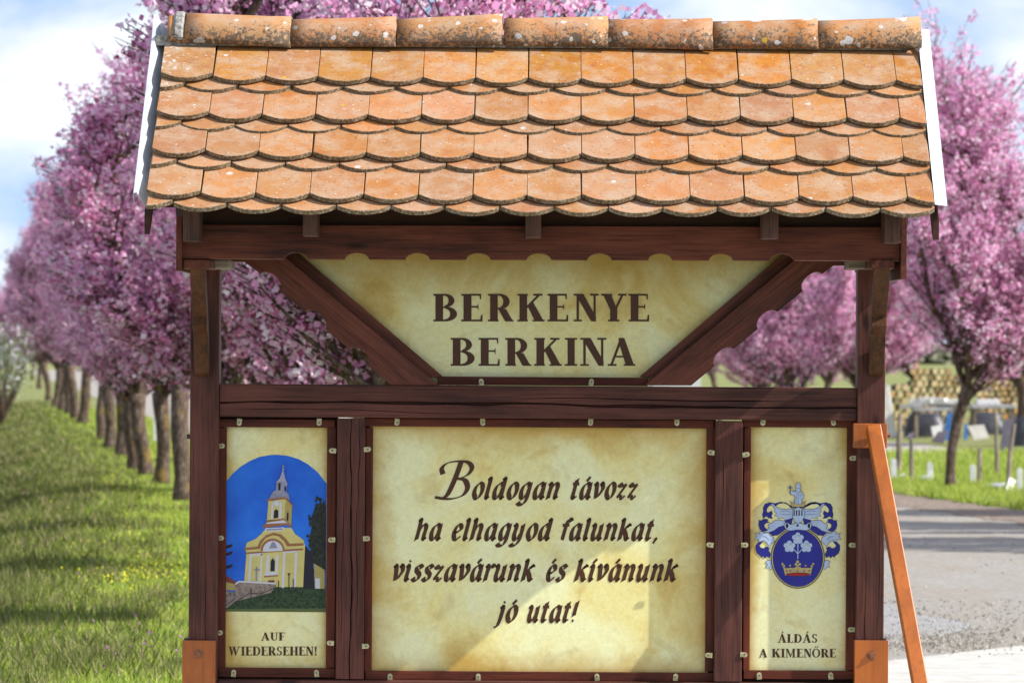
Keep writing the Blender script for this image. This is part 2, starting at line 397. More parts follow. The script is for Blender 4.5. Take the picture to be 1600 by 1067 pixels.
# ------------------------------------------------------------------ mesh helpers
class MB:
    def __init__(s): s.v, s.f, s.m = [], [], []
    def add(s, vs, fs, mi=0):
        k = len(s.v); s.v += [tuple(p) for p in vs]
        s.f += [tuple(i + k for i in f) for f in fs]; s.m += [mi] * len(fs)
        return s
    def box(s, x0, x1, y0, y1, z0, z1, mi=0):
        vs = [(x, y, z) for x in (x0, x1) for y in (y0, y1) for z in (z0, z1)]
        return s.add(vs, [(0, 1, 3, 2), (4, 6, 7, 5), (0, 4, 5, 1), (2, 3, 7, 6), (0, 2, 6, 4), (1, 5, 7, 3)], mi)
    def prism(s, pts, y0, y1, mi=0):           # outline in (x, z), extruded along y
        n = len(pts)
        vs = [(x, y0, z) for x, z in pts] + [(x, y1, z) for x, z in pts]
        fs = [tuple(range(n)), tuple(range(2 * n - 1, n - 1, -1))] + [(i, i + n, (i + 1) % n + n, (i + 1) % n) for i in range(n)]
        return s.add(vs, fs, mi)
    def prism_x(s, pts, x0, x1, mi=0):         # outline in (y, z), extruded along x
        n = len(pts)
        vs = [(x0, y, z) for y, z in pts] + [(x1, y, z) for y, z in pts]
        fs = [tuple(range(n)), tuple(range(2 * n - 1, n - 1, -1))] + [(i, i + n, (i + 1) % n + n, (i + 1) % n) for i in range(n)]
        return s.add(vs, fs, mi)
    def tube(s, pts, rad, sides=6, mi=0, cap=True):
        pts = [Vector(p) for p in pts]
        if isinstance(rad, (int, float)): rad = [rad] * len(pts)
        k = len(s.v); up = Vector((0.13, 0.31, 0.94))
        for i, p in enumerate(pts):
            d = (pts[min(i + 1, len(pts) - 1)] - pts[max(i - 1, 0)]).normalized()
            a = d.cross(up)
            if a.length < 0.05: a = d.cross(Vector((1, 0, 0)))
            a.normalize(); b = d.cross(a)
            for q in range(sides):
                w = 2 * PI * q / sides
                s.v.append(tuple(p + (a * math.cos(w) + b * math.sin(w)) * rad[i]))
        for i in range(len(pts) - 1):
            for q in range(sides):
                q2 = (q + 1) % sides
                s.f.append((k + i * sides + q, k + i * sides + q2, k + (i + 1) * sides + q2, k + (i + 1) * sides + q)); s.m.append(mi)
        if cap:
            s.f.append(tuple(k + q for q in range(sides - 1, -1, -1))); s.m.append(mi)
            e = k + (len(pts) - 1) * sides
            s.f.append(tuple(e + q for q in range(sides))); s.m.append(mi)
        return s
    def mesh(s, name, mats, smooth=False):
        me = bpy.data.meshes.new(name)
        me.from_pydata(s.v, [], s.f)
        for m in (mats if isinstance(mats, (list, tuple)) else [mats]): me.materials.append(m)
        me.polygons.foreach_set('material_index', s.m)
        if smooth: me.polygons.foreach_set('use_smooth', [True] * len(s.f))
        me.update()
        return me
    def obj(s, name, mats, parent=None, smooth=False, bevel=0.0, loc=None):
        o = bpy.data.objects.new(name, s.mesh(name, mats, smooth))
        COL.objects.link(o)
        if parent is not None: o.parent = parent
        if loc: o.location = loc
        if bevel:
            bv = o.modifiers.new('bevel', 'BEVEL'); bv.width = bevel; bv.segments = 2; bv.limit_method = 'ANGLE'; bv.angle_limit = R(40)
        return o

def tag(o, label=None, cat=None, group=None, kind=None):
    if label: o['label'] = label
    if cat: o['category'] = cat
    if group: o['group'] = group
    if kind: o['kind'] = kind
    return o
def empty(name, loc=(0, 0, 0), rz=0.0):
    o = bpy.data.objects.new(name, None); COL.objects.link(o)
    o.location = loc; o.rotation_euler = (0, 0, rz); o.empty_display_size = 0.2
    return o
def link(name, me, parent=None, loc=(0, 0, 0), rot=(0, 0, 0), scale=(1, 1, 1)):
    o = bpy.data.objects.new(name, me); COL.objects.link(o)
    o.parent = parent; o.location = loc; o.rotation_euler = rot; o.scale = scale
    return o
rnd = random.Random(11)

# ------------------------------------------------------------------ terrain
def row_x(yc):                       # line of the left tree row (yc = metres from the camera)
    return -3.84 - 0.112 * (yc - 52.4)
def bank_x(yc):
    return -3.1 - 0.071 * (yc - 30) if yc < 60 else row_x(yc) - 0.54
def ground_z(x, y):
    yc = y + CAM_D
    u = x - bank_x(yc)
    if u > 0: return 0.0
    u = -u
    if u < 2.0: return -0.25 * (0.5 - 0.5 * math.cos(PI * u / 2.0))
    if u < 6.0: return -0.25 + 0.9 * (0.5 - 0.5 * math.cos(PI * (u - 2.0) / 4.0))
    return 0.65
def G(px, py, z=0.0):                # photo pixel on level ground -> world x, y
    yc = CAM_H * F / (py - 550)
    return Vector(((px - 850) * yc / F, yc - CAM_D, z))

def ground_mat():
    m, n, l, b = mat('spring_meadow', rough=0.95, spec=0.1)
    v = N_pos(n, l)
    a = N_noise(n, l, v, 1.3, 6, 0.7, 0.3)
    f = N_noise(n, l, v, 24, 5, 0.75)
    c = N_ramp(n, l, a, [(0.30, (0.14, 0.18, 0.06)), (0.52, (0.25, 0.28, 0.10)), (0.68, (0.38, 0.34, 0.19))])
    c = N_mix(n, l, N_ramp(n, l, f, [(0.35, 0.0), (0.65, 0.5)]), c, (0.16, 0.15, 0.06))
    # rough bank left of the tree row: dry grass plus crown shadow in the colour
    sep = n.new('ShaderNodeSeparateXYZ'); l.new(v, sep.inputs[0])
    u = N_math(n, l, 'ADD', sep.outputs[0], N_math(n, l, 'MULTIPLY', sep.outputs[1], 0.112))   # constant along the row
    u = N_math(n, l, 'ADD', u, N_math(n, l, 'MULTIPLY', N_noise(n, l, v, 0.7, 4), 1.2))
    mr = n.new('ShaderNodeMapRange'); l.new(u, mr.inputs[0]); mr.inputs[1].default_value = -0.5; mr.inputs[2].default_value = -1.3
    dry_shade = N_ramp(n, l, N_noise(n, l, v, 3, 6, 0.7), [(0.35, (0.06, 0.075, 0.025)), (0.6, (0.14, 0.13, 0.06)), (0.75, (0.26, 0.21, 0.13))])
    c = N_mix(n, l, N_math(n, l, 'MULTIPLY', mr.outputs[0], 0.8), c, dry_shade)
    l.new(c, b.inputs['Base Color'])
    N_bump(n, l, b, f, 0.6, 0.05)
    return m

xs = sorted(set([-900, -400, -200, -120, -80] + [round(-60 + 0.7 * i, 2) for i in range(86)] + [1, 2, 4, 8, 20, 60, 200, 500, 900]))
ys = sorted(set([-60, -30, -17, -8, 0] + [3 + 2.5 * i for i in range(140)] + [400, 600, 1000, 2000, 4000]))
V = [(x, y, ground_z(x, y)) for y in ys for x in xs]
nx = len(xs)
Fc = [(j * nx + i, j * nx + i + 1, (j + 1) * nx + i + 1, (j + 1) * nx + i) for j in range(len(ys) - 1) for i in range(nx - 1)]
gm = MB(); gm.add(V, Fc)
tag(gm.obj('ground', ground_mat(), smooth=True), 'green spring meadow on both sides of the road', kind='structure')

# road running away to the left behind the sign
def road_mat():
    m, n, l, b = mat('worn_gravelly_asphalt', rough=0.9, spec=0.2)
    v = N_pos(n, l)
    a = N_noise(n, l, v, 28, 6, 0.8)
    g = N_noise(n, l, N_pos(n, l, scale=(1, 0.35, 1)), 1.4, 5, 0.65, 0.4)
    c = N_ramp(n, l, a, [(0.32, (0.20, 0.185, 0.165)), (0.5, (0.33, 0.31, 0.28)), (0.66, (0.46, 0.43, 0.39))])
    c = N_mix(n, l, N_ramp(n, l, g, [(0.42, 0.0), (0.66, 0.55)]), c, (0.30, 0.25, 0.19))
    g2 = N_noise(n, l, v, 9, 8, 0.8)
    c = N_mix(n, l, N_ramp(n, l, g2, [(0.50, 0.0), (0.70, 0.5)]), c, (0.50, 0.47, 0.42))
    c = N_mix(n, l, N_ramp(n, l, N_noise(n, l, v, 60, 3, 0.8), [(0.60, 0.0), (0.66, 0.7)]), c, (0.13, 0.12, 0.11))
    l.new(c, b.inputs['Base Color'])
    N_bump(n, l, b, a, 0.7, 0.02)
    return m
def strip(name, left, right, y0, y1, z, material, step=2.0, jag=0.12):
    mb = MB(); q = random.Random(name); vs = []; y = y0
    while y <= y1 + 0.01:
        vs += [(left(y + CAM_D) + q.uniform(-jag, jag), y, z), (right(y + CAM_D) + q.uniform(-jag, jag), y, z)]
        y += step if y < 120 else step * 8
    n2 = len(vs) // 2
    mb.add(vs, [(2 * i, 2 * i + 1, 2 * i + 3, 2 * i + 2) for i in range(n2 - 1)])
    return mb.obj(name, material)
ROADM = road_mat()
ledge = lambda yc: -1.8 - 0.115 * (yc - 52)
redge = lambda yc: 4.15 - 0.16 * (yc - 52) if yc < 60 else 2.87 - 0.115 * (yc - 60)
tag(strip('road', ledge, redge, -10, 420, 0.012, ROADM, 1.2), 'worn grey road running off to the left behind the sign', kind='structure')
DIRT = simple('dirt_shoulder_soil', (0.13, 0.095, 0.07), (0.28, 0.22, 0.17), 9, 0.95, 0.6, detail=7, dist=0.03)
tag(strip('road_shoulder', lambda yc: redge(yc) - 0.75, lambda yc: redge(yc) + 0.35, 18, 60, 0.016, DIRT, 0.6, 0.2), 'brown dirt edge between road and grass, widened as shade on the road', kind='structure')  # real dirt edge, made wider so its brown also darkens the shaded road
# concrete apron and tar patch in front of it
CONC = simple('pale_concrete', (0.42, 0.40, 0.36), (0.56, 0.54, 0.49), 6, 0.85, 0.3, detail=9)
mb = MB()
pts = [(-8, -3)] + [tuple(G(px, py)[:2]) for px, py in ((900, 1040), (1150, 1047), (1390, 1036), (1600, 1012), (1900, 985))] + [(12, -3)]
mb.add([(x, y, 0.016) for x, y in pts], [tuple(range(len(pts) - 1, -1, -1))])
tag(mb.obj('concrete_apron', CONC), 'pale concrete surface at the lower right', kind='structure')
TAR = simple('grey_tar_patch', (0.235, 0.23, 0.225), (0.33, 0.325, 0.31), 9, 0.75, 0.25, detail=6)
mb = MB()
pts = [tuple(G(px, py)[:2]) for px, py in ((1330, 1000), (1392, 1012), (1430, 1000), (1486, 994), (1520, 984), (1500, 974), (1462, 968), (1425, 962), (1395, 948), (1330, 942))]
mb.add([(x, y, 0.0165) for x, y in pts], [tuple(range(len(pts)))])
tag(mb.obj('tar_patch', TAR), 'smooth grey repair patch in the gravelly road', kind='structure')
PATHM = simple('pale_gravel', (0.30, 0.27, 0.25), (0.42, 0.39, 0.37), 5, 0.95, 0.3)
mb = MB()
pts = [tuple(G(px, py)[:2]) for px, py in ((1300, 692), (1370, 690), (1440, 694), (1500, 704), (1540, 712), (1500, 716), (1440, 713), (1370, 710), (1300, 712))]
mb.add([(x, y, 0.01) for x, y in pts], [tuple(range(len(pts)))])
tag(mb.obj('gravel_path', PATHM), 'grey gravel path across the meadow behind the stakes', kind='structure')
# low hills on the horizon
mb = MB(); vs = []; q = random.Random(3); K = 80
for i in range(K + 1):
    a = -0.6 + 1.2 * i / K
    d = 1900
    h = 7 + 3 * math.sin(i * 0.37) + 1.5 * math.sin(i * 0.9 + 1)
    vs += [(d * math.sin(a), d * math.cos(a) - 120, -1), (d * math.sin(a), d * math.cos(a), h), (d * math.sin(a) * 1.2, d * math.cos(a) * 1.2, h * 0.9), (d * math.sin(a) * 1.4, d * math.cos(a) * 1.4, -1)]
mb.add(vs, [(4 * i + k, 4 * i + k + 1, 4 * i + k + 5, 4 * i + k + 4) for i in range(K) for k in range(3)])
HILL = simple('distant_hill_green', (0.10, 0.13, 0.09), (0.17, 0.19, 0.12), 0.02, 0.95, 0)
tag(mb.obj('hills', HILL, smooth=True), 'low green hills on the horizon', kind='structure')

# ------------------------------------------------------------------ THE SIGN
TH = R(0.37)
ct, st_ = math.cos(TH), math.sin(TH)
sign = empty('village_sign', (-CAM_H * st_, 0, CAM_H * (1 - ct)))
sign.rotation_euler = (0, TH, 0)
tag(sign, 'brown timber village sign with tiled roof, three parchment panels and steel feet', 'sign')
def S(px, py, Y=0.0):                # photo pixel at a depth from the sign plane -> sign-local (x, z)
    dx, dy = px - 850, py - 550
    x = dx * ct + dy * st_; y = -dx * st_ + dy * ct
    s = F / (CAM_D + Y)
    return x / s, CAM_H - y / s
def SX(px, Y=0.0, py=850): return S(px, py, Y)[0]
def SZ(py, Y=0.0, px=850): return S(px, py, Y)[1]

def noisewalk(n, seed, amp, smooth=3):
    q = random.Random(seed); a = [0.0]
    for i in range(n - 1): a.append(a[-1] * 0.93 + q.uniform(-amp, amp))
    for _ in range(smooth): a = [(a[max(i - 1, 0)] + a[i] + a[min(i + 1, n - 1)]) / 3 for i in range(n)]
    return a
def cracked_bar(name, x0, x1, y0, y1, z0, z1, vertical, cracks, material, seed=1, parent=sign):
    """timber with drying cracks cut into the front face; cracks = (position 0..1 across, width m, start, end along)"""
    L0, L1, A0, A1 = (z0, z1, x0, x1) if vertical else (x0, x1, z0, z1)
    n = 90; mb = MB(); w = A1 - A0
    prof = []
    cracks = sorted(cracks)
    walks = [noisewalk(n + 1, seed * 7 + k, w * 0.02) for k in range(len(cracks))]
    wid = [noisewalk(n + 1, seed * 13 + k, 0.3, 1) for k in range(len(cracks))]
    bev = 0.003
    for i in range(n + 1):
        t = i / n; pos = L0 + (L1 - L0) * t
        row = [(A0, y1), (A0, y0 + bev), (A0 + bev, y0)]
        for k, (cp, cw, a, b) in enumerate(cracks):
            c = A0 + w * cp + walks[k][i]
            ed = min((t - a) / 0.08, (b - t) / 0.08); ed = max(0.02, min(1, ed))
            h = cw * 0.5 * ed * min(1.7, max(0.25, 1 + wid[k][i]))
            row += [(c - h, y0), (c - h * 0.3, y0 + 0.02 * min(1, ed + 0.02)), (c + h * 0.3, y0 + 0.02 * min(1, ed + 0.02)), (c + h, y0)]
        row += [(A1 - bev, y0), (A1, y0 + bev), (A1, y1)]
        prof.append([((a, y, pos) if vertical else (pos, y, a)) for a, y in row])
    m = len(prof[0])
    vs = [p for r in prof for p in r]
    fs = [(i * m + j, i * m + (j + 1) % m, (i + 1) * m + (j + 1) % m, (i + 1) * m + j) for i in range(n) for j in range(m)]
    fs += [tuple(range(m)), tuple(range(n * m + m - 1, n * m - 1, -1))]
    if not vertical: fs = [tuple(reversed(f)) for f in fs]
    mb.add(vs, fs)
    return mb.obj(name, material, parent)

# posts
YP0, YP1 = -0.082, 0.03
lp0, lp1 = SX(295.5), SX(340.5); rp0, rp1 = SX(1338), SX(1381.5)
s_at = lambda Y: F / (CAM_D + Y)
lp0, lp1, rp0, rp1 = [v * (CAM_D - 0.08) / CAM_D for v in (lp0, lp1, rp0, rp1)]
ptop = SZ(419, -0.08)
left_post = cracked_bar('post', lp0, lp1, YP0, YP1, 0.10, ptop, True, [(0.62, 0.0012, 0.05, 0.45)], W_PZ, 1)
right_post = cracked_bar('post', rp0, rp1, YP0, YP1, 0.10, ptop, True, [(0.35, 0.0015, 0.02, 0.5), (0.8, 0.001, 0.3, 0.75)], W_PZ, 2)
# pillars between the panels
cracked_bar('pillar', SX(525.5, -.06), SX(569.5, -.06), -0.062, 0.03, SZ(1062, -.06), SZ(656, -.06), True, [(0.5, 0.0045, -0.1, 1.1), (0.22, 0.0015, 0.1, 0.7), (0.76, 0.0018, 0.2, 1.0)], W_PZ, 3)
cracked_bar('pillar', SX(1116.5, -.06), SX(1160, -.06), -0.062, 0.03, SZ(1062, -.06), SZ(656, -.06), True, [(0.3, 0.0012, 0.1, 0.9), (0.72, 0.0012, 0.3, 0.8)], W_PZ, 4)
# middle beam with its long crack, bottom beam
cracked_bar('beam', lp1 + .002, rp0 - .002, -0.066, 0.03, SZ(654, -.06), SZ(603, -.06), False, [(0.42, 0.0085, -0.1, 1.1), (0.62, 0.003, 0.44, 0.9), (0.2, 0.002, 0.0, 0.4)], W_PX, 5)
cracked_bar('beam', lp1 + .002, rp0 - .002, -0.066, 0.03, SZ(1112, -.06), SZ(1064, -.06), False, [(0.5, 0.003, 0.1, 0.9)], W_PX, 6)

# panels with their frames
def panel(px0, px1, py0, py1, name, material, label):
    x0, x1 = SX(px0), SX(px1); z0, z1 = SZ(py1, 0, (px0 + px1) / 2), SZ(py0, 0, (px0 + px1) / 2)
    mb = MB(); mb.box(x0 - .01, x1 + .01, 0, 0.008, z0 - .01, z1 + .01)
    o = mb.obj(name, material, sign); o['label'] = label
    return o
def parch(name, px0, px1, py0, py1, loc):
    return parchment(name, SX((px0 + px1) / 2), SZ((py0 + py1) / 2), abs(SX(px1) - SX(px0)) / 2, abs(SZ(py1) - SZ(py0)) / 2, loc)
PL = panel(354, 511, 668, 1042, 'panel', parch('parchment_left', 354, 511, 640, 1060, (1.3, 0, 4.1)), 'parchment panel with church picture and AUF WIEDERSEHEN!')
PC = panel(581, 1103, 668, 1048, 'panel', parch('parchment_middle', 581, 1103, 668, 1048, (5.7, 0, 2.25)), 'wide parchment panel with four lines of italic farewell')
PR = panel(1172, 1322, 668, 1046, 'panel', parch('parchment_right', 1172, 1322, 600, 1100, (8.2, 0, 7.7)), 'parchment panel with blue coat of arms')
def frame_bar(px0, px1, py0, py1, vert, Y0=-0.022):
    mb = MB(); cx, cy = (px0 + px1) / 2, (py0 + py1) / 2
    mb.box(S(px0, cy)[0], S(px1, cy)[0], Y0, -0.0005, S(cx, py1)[1], S(cx, py0)[1])
    return mb.obj('frame_strip', W_RED_Z if vert else W_RED_X, sign, bevel=0.0015)
for a, b, c, d, v in ((342, 524, 655, 667.5, 0), (342, 353.5, 668, 1042, 1), (510.5, 524.5, 668, 1042, 1), (342, 524, 1042.5, 1057, 0),
                      (571, 1115, 655, 667.5, 0), (571, 582, 668, 1048, 1), (1102.5, 1115.5, 668, 1048, 1), (571, 1115, 1048.5, 1062, 0),
                      (1161.5, 1337, 655, 667.5, 0), (1161.5, 1172, 668, 1046, 1), (1322, 1337, 668, 1046, 1), (1161.5, 1337, 1046.5, 1060, 0)):
    frame_bar(a, b, c, d, v)
# closing strip at the back of the panels
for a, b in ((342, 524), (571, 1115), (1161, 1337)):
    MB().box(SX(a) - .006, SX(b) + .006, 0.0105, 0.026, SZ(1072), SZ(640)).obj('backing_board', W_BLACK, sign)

# title panel, braces
TP = [S(440, 388), S(1262, 388), S(1014, 600), S(678, 600)]
cxT = 846
mb = MB(); mb.prism(TP, 0.0, 0.008)
PT = mb.obj('panel', parchment('parchment_title', SX(846), SZ(640), 1.15, SZ(395) - SZ(640), (2.6, 0, 9.4), .12), sign); PT['label'] = 'tapered title panel reading BERKENYE BERKINA'
frame_bar(684, 1012, 589, 602.3, False, -0.024)
def mir(p): return (2 * cxT - p[0], p[1])
strip_pts = [(420, 396), (467, 396), (692.5, 588.5), (660, 590)]
for mfl in (0, 1):
    pts = [mir(p) if mfl else p for p in strip_pts]
    MB().prism([S(*p, -.02) for p in pts], -0.030, -0.001).obj('frame_strip', W_BL if mfl else W_BR, sign, bevel=0.0015)
def arc_bite(p0, p1, bulge, n=8):
    out = []; p0, p1 = Vector(p0), Vector(p1); c = (p0 + p1) / 2; r = (p1 - p0) / 2; nn = Vector((r.y, -r.x))
    for i in range(1, n):
        a = PI * i / n
        out.append(tuple(c - r * math.cos(a) + nn * math.sin(a) * bulge))
    return out
def z4(x, y): return (200 + x / 3.138, 300 + y / 3.138)
brace = [z4(560, 335), z4(650, 402)] + arc_bite(z4(650, 402), z4(747, 487), 0.62) + [z4(747, 487), z4(870, 588)] + arc_bite(z4(870, 588), z4(966, 672), 0.62) + \
        [z4(966, 672), z4(1085, 770)] + arc_bite(z4(1085, 770), z4(1178, 852), 0.62) + [z4(1178, 852), z4(1293, 948), (686, 602), (439, 396), (372, 396)]
for mfl in (0, 1):
    pts = [mir(p) if mfl else p for p in brace]
    MB().prism([S(*p, -.05) for p in pts], -0.062, 0.022).obj('brace', W_BL if mfl else W_BR, sign, bevel=0.002)

# roof structure
YF = -0.42
pur = [(284, 351), (1406, 355), (1406, 408)]
for k in range(8, -1, -1):
    c = 462 + 95 * k; yb = 404.5 + 3.2 * (c - 285) / 1120
    pur.append((c + 19.5, yb))
    for i in range(1, 8):
        a = PI * i / 8
        pur.append((c + 19 * math.cos(a), yb - 10.5 * math.sin(a)))
    pur.append((c - 19.5, yb))
pur.append((284, 404.5))
MB().prism([S(*p, YF) for p in pur], YF, YF + 0.085).obj('eaves_beam', W_X, sign, bevel=0.002)
zb0, zb1 = SZ(406, YF), SZ(353, YF)
MB().box(SX(284, YF), SX(1406, YF), 0.335, 0.42, zb0, zb1).obj('eaves_beam', W_X, sign, bevel=0.002)
# cross beams over the posts, pale saddles, brackets
for a, b, pa, pb in ((286, 328, 328, 359), (1360, 1398, 1326, 1360)):
    side = 0 if a < 800 else 1
    MB().box(SX(a, -.43, 410), SX(b, -.43, 410), -0.43, 0.43, SZ(420, -.43, a), SZ(405.5, -.43, a)).obj('cross_beam', W_Y, sign, bevel=0.004)
    MB().box(SX(pa, -.16, 410) + .001, SX(pb, -.16, 410), -0.16, 0.12, SZ(420.5, -.16, pa), SZ(405, -.16, pa)).obj('saddle_block', W_PALE, sign, bevel=0.006)
def bracket(xa, xb, sgn):
    z0 = SZ(588, -.08, 319 if sgn < 0 else 1364); zt = SZ(420, -.4, 319 if sgn < 0 else 1364) - 0.001
    h = zt - z0
    front = [(-0.0835, z0), (-0.115, z0 + .01), (-0.175, z0 + h * 0.36), (-0.19, z0 + h * 0.40), (-0.245, z0 + h * 0.47), (-0.235, z0 + h * 0.56), (-0.33, z0 + h * 0.80), (-0.385, zt)]
    back = [(-0.31, zt), (-0.0835, z0 + h * 0.24)]
    MB().prism_x(front + back, xa, xb).obj('bracket', [W_AMB], sign, bevel=0.002)
bracket(-1.218, -1.167, -1)
bracket(1.133, 1.186, 1)
for i, (x0, x1, y0, y1) in enumerate(((275, 284.3, 337, 423), (1407.5, 1417, 341, 436))):
    MB().box(SX(x0, -.45, 380), SX(x1, -.45, 380), -0.45, 0.45, SZ(y1, -.45, x0), SZ(y0, -.45, x0)).obj('end_board', W_Y, sign, bevel=0.002)
P_ = math.atan2(0.618, 0.8); CP, SP = math.cos(P_), math.sin(P_)
ZR = 2.681
RX0, RX1 = -1.329, 1.300
def zt(Y): return ZR - 0.7725 * abs(Y)
W_RAFT = wood('rafter_wood', 'z', dark=(0.04, 0.02, 0.016), light=(0.13, 0.07, 0.055), worn=(0.2, 0.15, 0.13))
rafters = []
for px0, px1, pyb in ((286, 311, 377), (473, 496, 369), (821, 845.5, 371), (1191, 1216.5, 373), (1382.5, 1407, 380)):
    Yc = -0.60
    x0, x1 = SX(px0, Yc, 355), SX(px1, Yc, 355); zb = SZ(pyb, Yc, px0)
    for sg in (1, -1):
        prof = [(sg * Yc, zb), (sg * Yc, zt(Yc) - .05), (0, ZR - .06), (0, ZR - .16), (sg * -.34, zt(.34) - .16), (sg * -.425, zb1 + .0 + .002), (sg * -.425, zb)]
        MB().prism_x(prof, x0, x1).obj('rafter', W_RAFT, sign, bevel=0.002)
for nm, sg in (('roof_deck', 1), ('roof_deck', -1)):
    prof = [(sg * -.70, zt(.70) - .042), (0, ZR - .036), (0, ZR - .058), (sg * -.70, zt(.70) - .062)]
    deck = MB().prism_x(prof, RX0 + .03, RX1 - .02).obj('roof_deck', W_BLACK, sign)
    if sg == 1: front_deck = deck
# dark board added above the front eaves beam, standing in for its shadow band
MB().box(SX(312, YF), SX(1382, YF), YF + .02, YF + .04, zb1 - .01, zt(.42) - .045).obj('eaves_shade_board', W_BLACK, sign)
# gable boards and barge boards
for xg, w in ((-1.244, .018), (1.212, .018)):
    n = 6
    for k in range(n):
        a, b = -.40 + .8 * k / n + .001, -.40 + .8 * (k + 1) / n - .001
        za, zb_ = zt(a) - .07, zt(b) - .07
        pts = [(a, 2.06), (b, 2.06), (b, zb_)] + ([(0, zt(0) - .07)] if a < 0 < b else []) + [(a, za)]
        MB().prism_x(pts, xg, xg + w).obj('gable_board', W_Z, sign)
for x, w, zbot in ((SX(229, -.8, 340) - .008, .018, SZ(366, -.8, 229)), (SX(1463, -.8, 340) - .01, .02, SZ(375, -.8, 1463))):
    d = zt(.79) - zbot
    for sg in (1, -1):
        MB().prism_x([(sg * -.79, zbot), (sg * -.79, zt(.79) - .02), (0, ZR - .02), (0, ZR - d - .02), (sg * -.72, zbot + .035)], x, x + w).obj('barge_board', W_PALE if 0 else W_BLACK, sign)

# roof tiles: shared beaver-tail shape
TW, TL, TT, SAG = 0.1790, 0.275, 0.0150, 0.042
def tile_mesh(xa, xb, name, sag=SAG, seed=0):
    q = random.Random(seed); n = 10; pts = []
    for i in range(n + 1):
        x = xa + (xb - xa) * i / n
        u = x / (TW / 2)
        y = sag * min(1.0, abs(u) ** 2.1) + q.uniform(-.0006, .0006)
        pts.append((x, y))
    pts += [(xb, TL), (xa, TL)]
    m = len(pts); e = 0.0016
    cx = (xa + xb) / 2
    top = []
    for (x, y) in pts: top.append((x + (e if x < cx else -e) * (abs(x - cx) > (xb - xa) * .45), y + (e if y < TL * .5 else 0), TT))
    mid = [(x, y, TT - e) for x, y in pts]
    bot = [(x, y, 0) for x, y in pts]
    mb = MB()
    mb.add(top + mid + bot, [tuple(range(m))], 0)
    mb.m = [0]
    for i in range(m):
        j = (i + 1) % m
        mb.f.append((i, i + m, j + m, j)); mb.m.append(0 if i >= n else 1)
        mb.f.append((i + m, i + 2 * m, j + 2 * m, j + m)); mb.m.append(1)
    mb.f.append(tuple(range(3 * m - 1, 2 * m - 1, -1))); mb.m.append(0)
    return mb.mesh(name, [TILE, CRUST])
full = [tile_mesh(-TW / 2, TW / 2, 'roof_tile', SAG * f, s) for s, f in enumerate((1.0, 0.93, 1.06, 0.9))]
JX, JP = -0.0605, 0.1817
DELTA = 0.145
def place_tiles(ys_px, joints_half, upper):
    for yb in ys_px:
        # slope position where the tile's lower end shows at that photo row
        n0 = 0.0385 + (TT if upper else 0)
        s = 0.0
        for _ in range(40):
            Y = -0.8 + s * CP - n0 * SP; Z = 2.063 + s * SP + n0 * CP
            s += (550 - (F / (CAM_D + Y)) * (Z - CAM_H) - yb) / 270
        k0 = -7
        for i in range(-8, 9):
            xa = JX + JP * (i + (0 if upper else 0.5)); xb = xa + JP
            ca, cb = max(xa, RX0), min(xb, RX1)
            if cb - ca < 0.03: continue
            xc = (xa + xb) / 2
            if ca > xa + .012 or cb < xb - .012:
                me = tile_mesh(ca - xc + .001, cb - xc - .001, 'roof_tile', SAG, i)
            else: me = full[rnd.randrange(4)]
            ss = s + rnd.uniform(-.0022, .0022) + 0.006 * math.sin(i * 0.42 + yb) * 0.25
            y = -0.8 + ss * CP - n0 * SP; z = 2.063 + ss * SP + n0 * CP
            # edge tiles at the left sit a touch higher, as laid
            z += 0.011 * max(0, (-xc - 1.05)) / .25
            o = link('roof_tile', me, front_deck, (xc + rnd.uniform(-.001, .001), y, z + rnd.uniform(0, .0012)),
                     (P_ - DELTA + rnd.uniform(-.006, .006), rnd.uniform(-.006, .006), rnd.uniform(-.007, .007)))
place_tiles((338, 273, 214, 152), True, False)
place_tiles((319.5, 254.5, 195, 136), False, True)
# the rear slope (out of sight) in one piece
mb = MB()
for r in range(4):
    for k in range(14):
        xa = RX0 + k * .188; s = 0.02 + r * .235; y = .8 - s * CP; z = 2.063 + s * SP + .03
        mb.add([(xa, y, z), (xa + .183, y, z), (xa + .183, y - .3 * CP, z + .3 * SP - .02), (xa, y - .3 * CP, z + .3 * SP - .02),
                (xa, y, z - .014), (xa + .183, y, z - .014), (xa + .183, y - .3 * CP, z + .3 * SP - .034), (xa, y - .3 * CP, z + .3 * SP - .034)],
               [(0, 3, 2, 1), (4, 5, 6, 7), (0, 1, 5, 4), (1, 2, 6, 5), (2, 3, 7, 6), (3, 0, 4, 7)])
tag(mb.obj('rear_tiles', TILE, sign), kind='stuff')

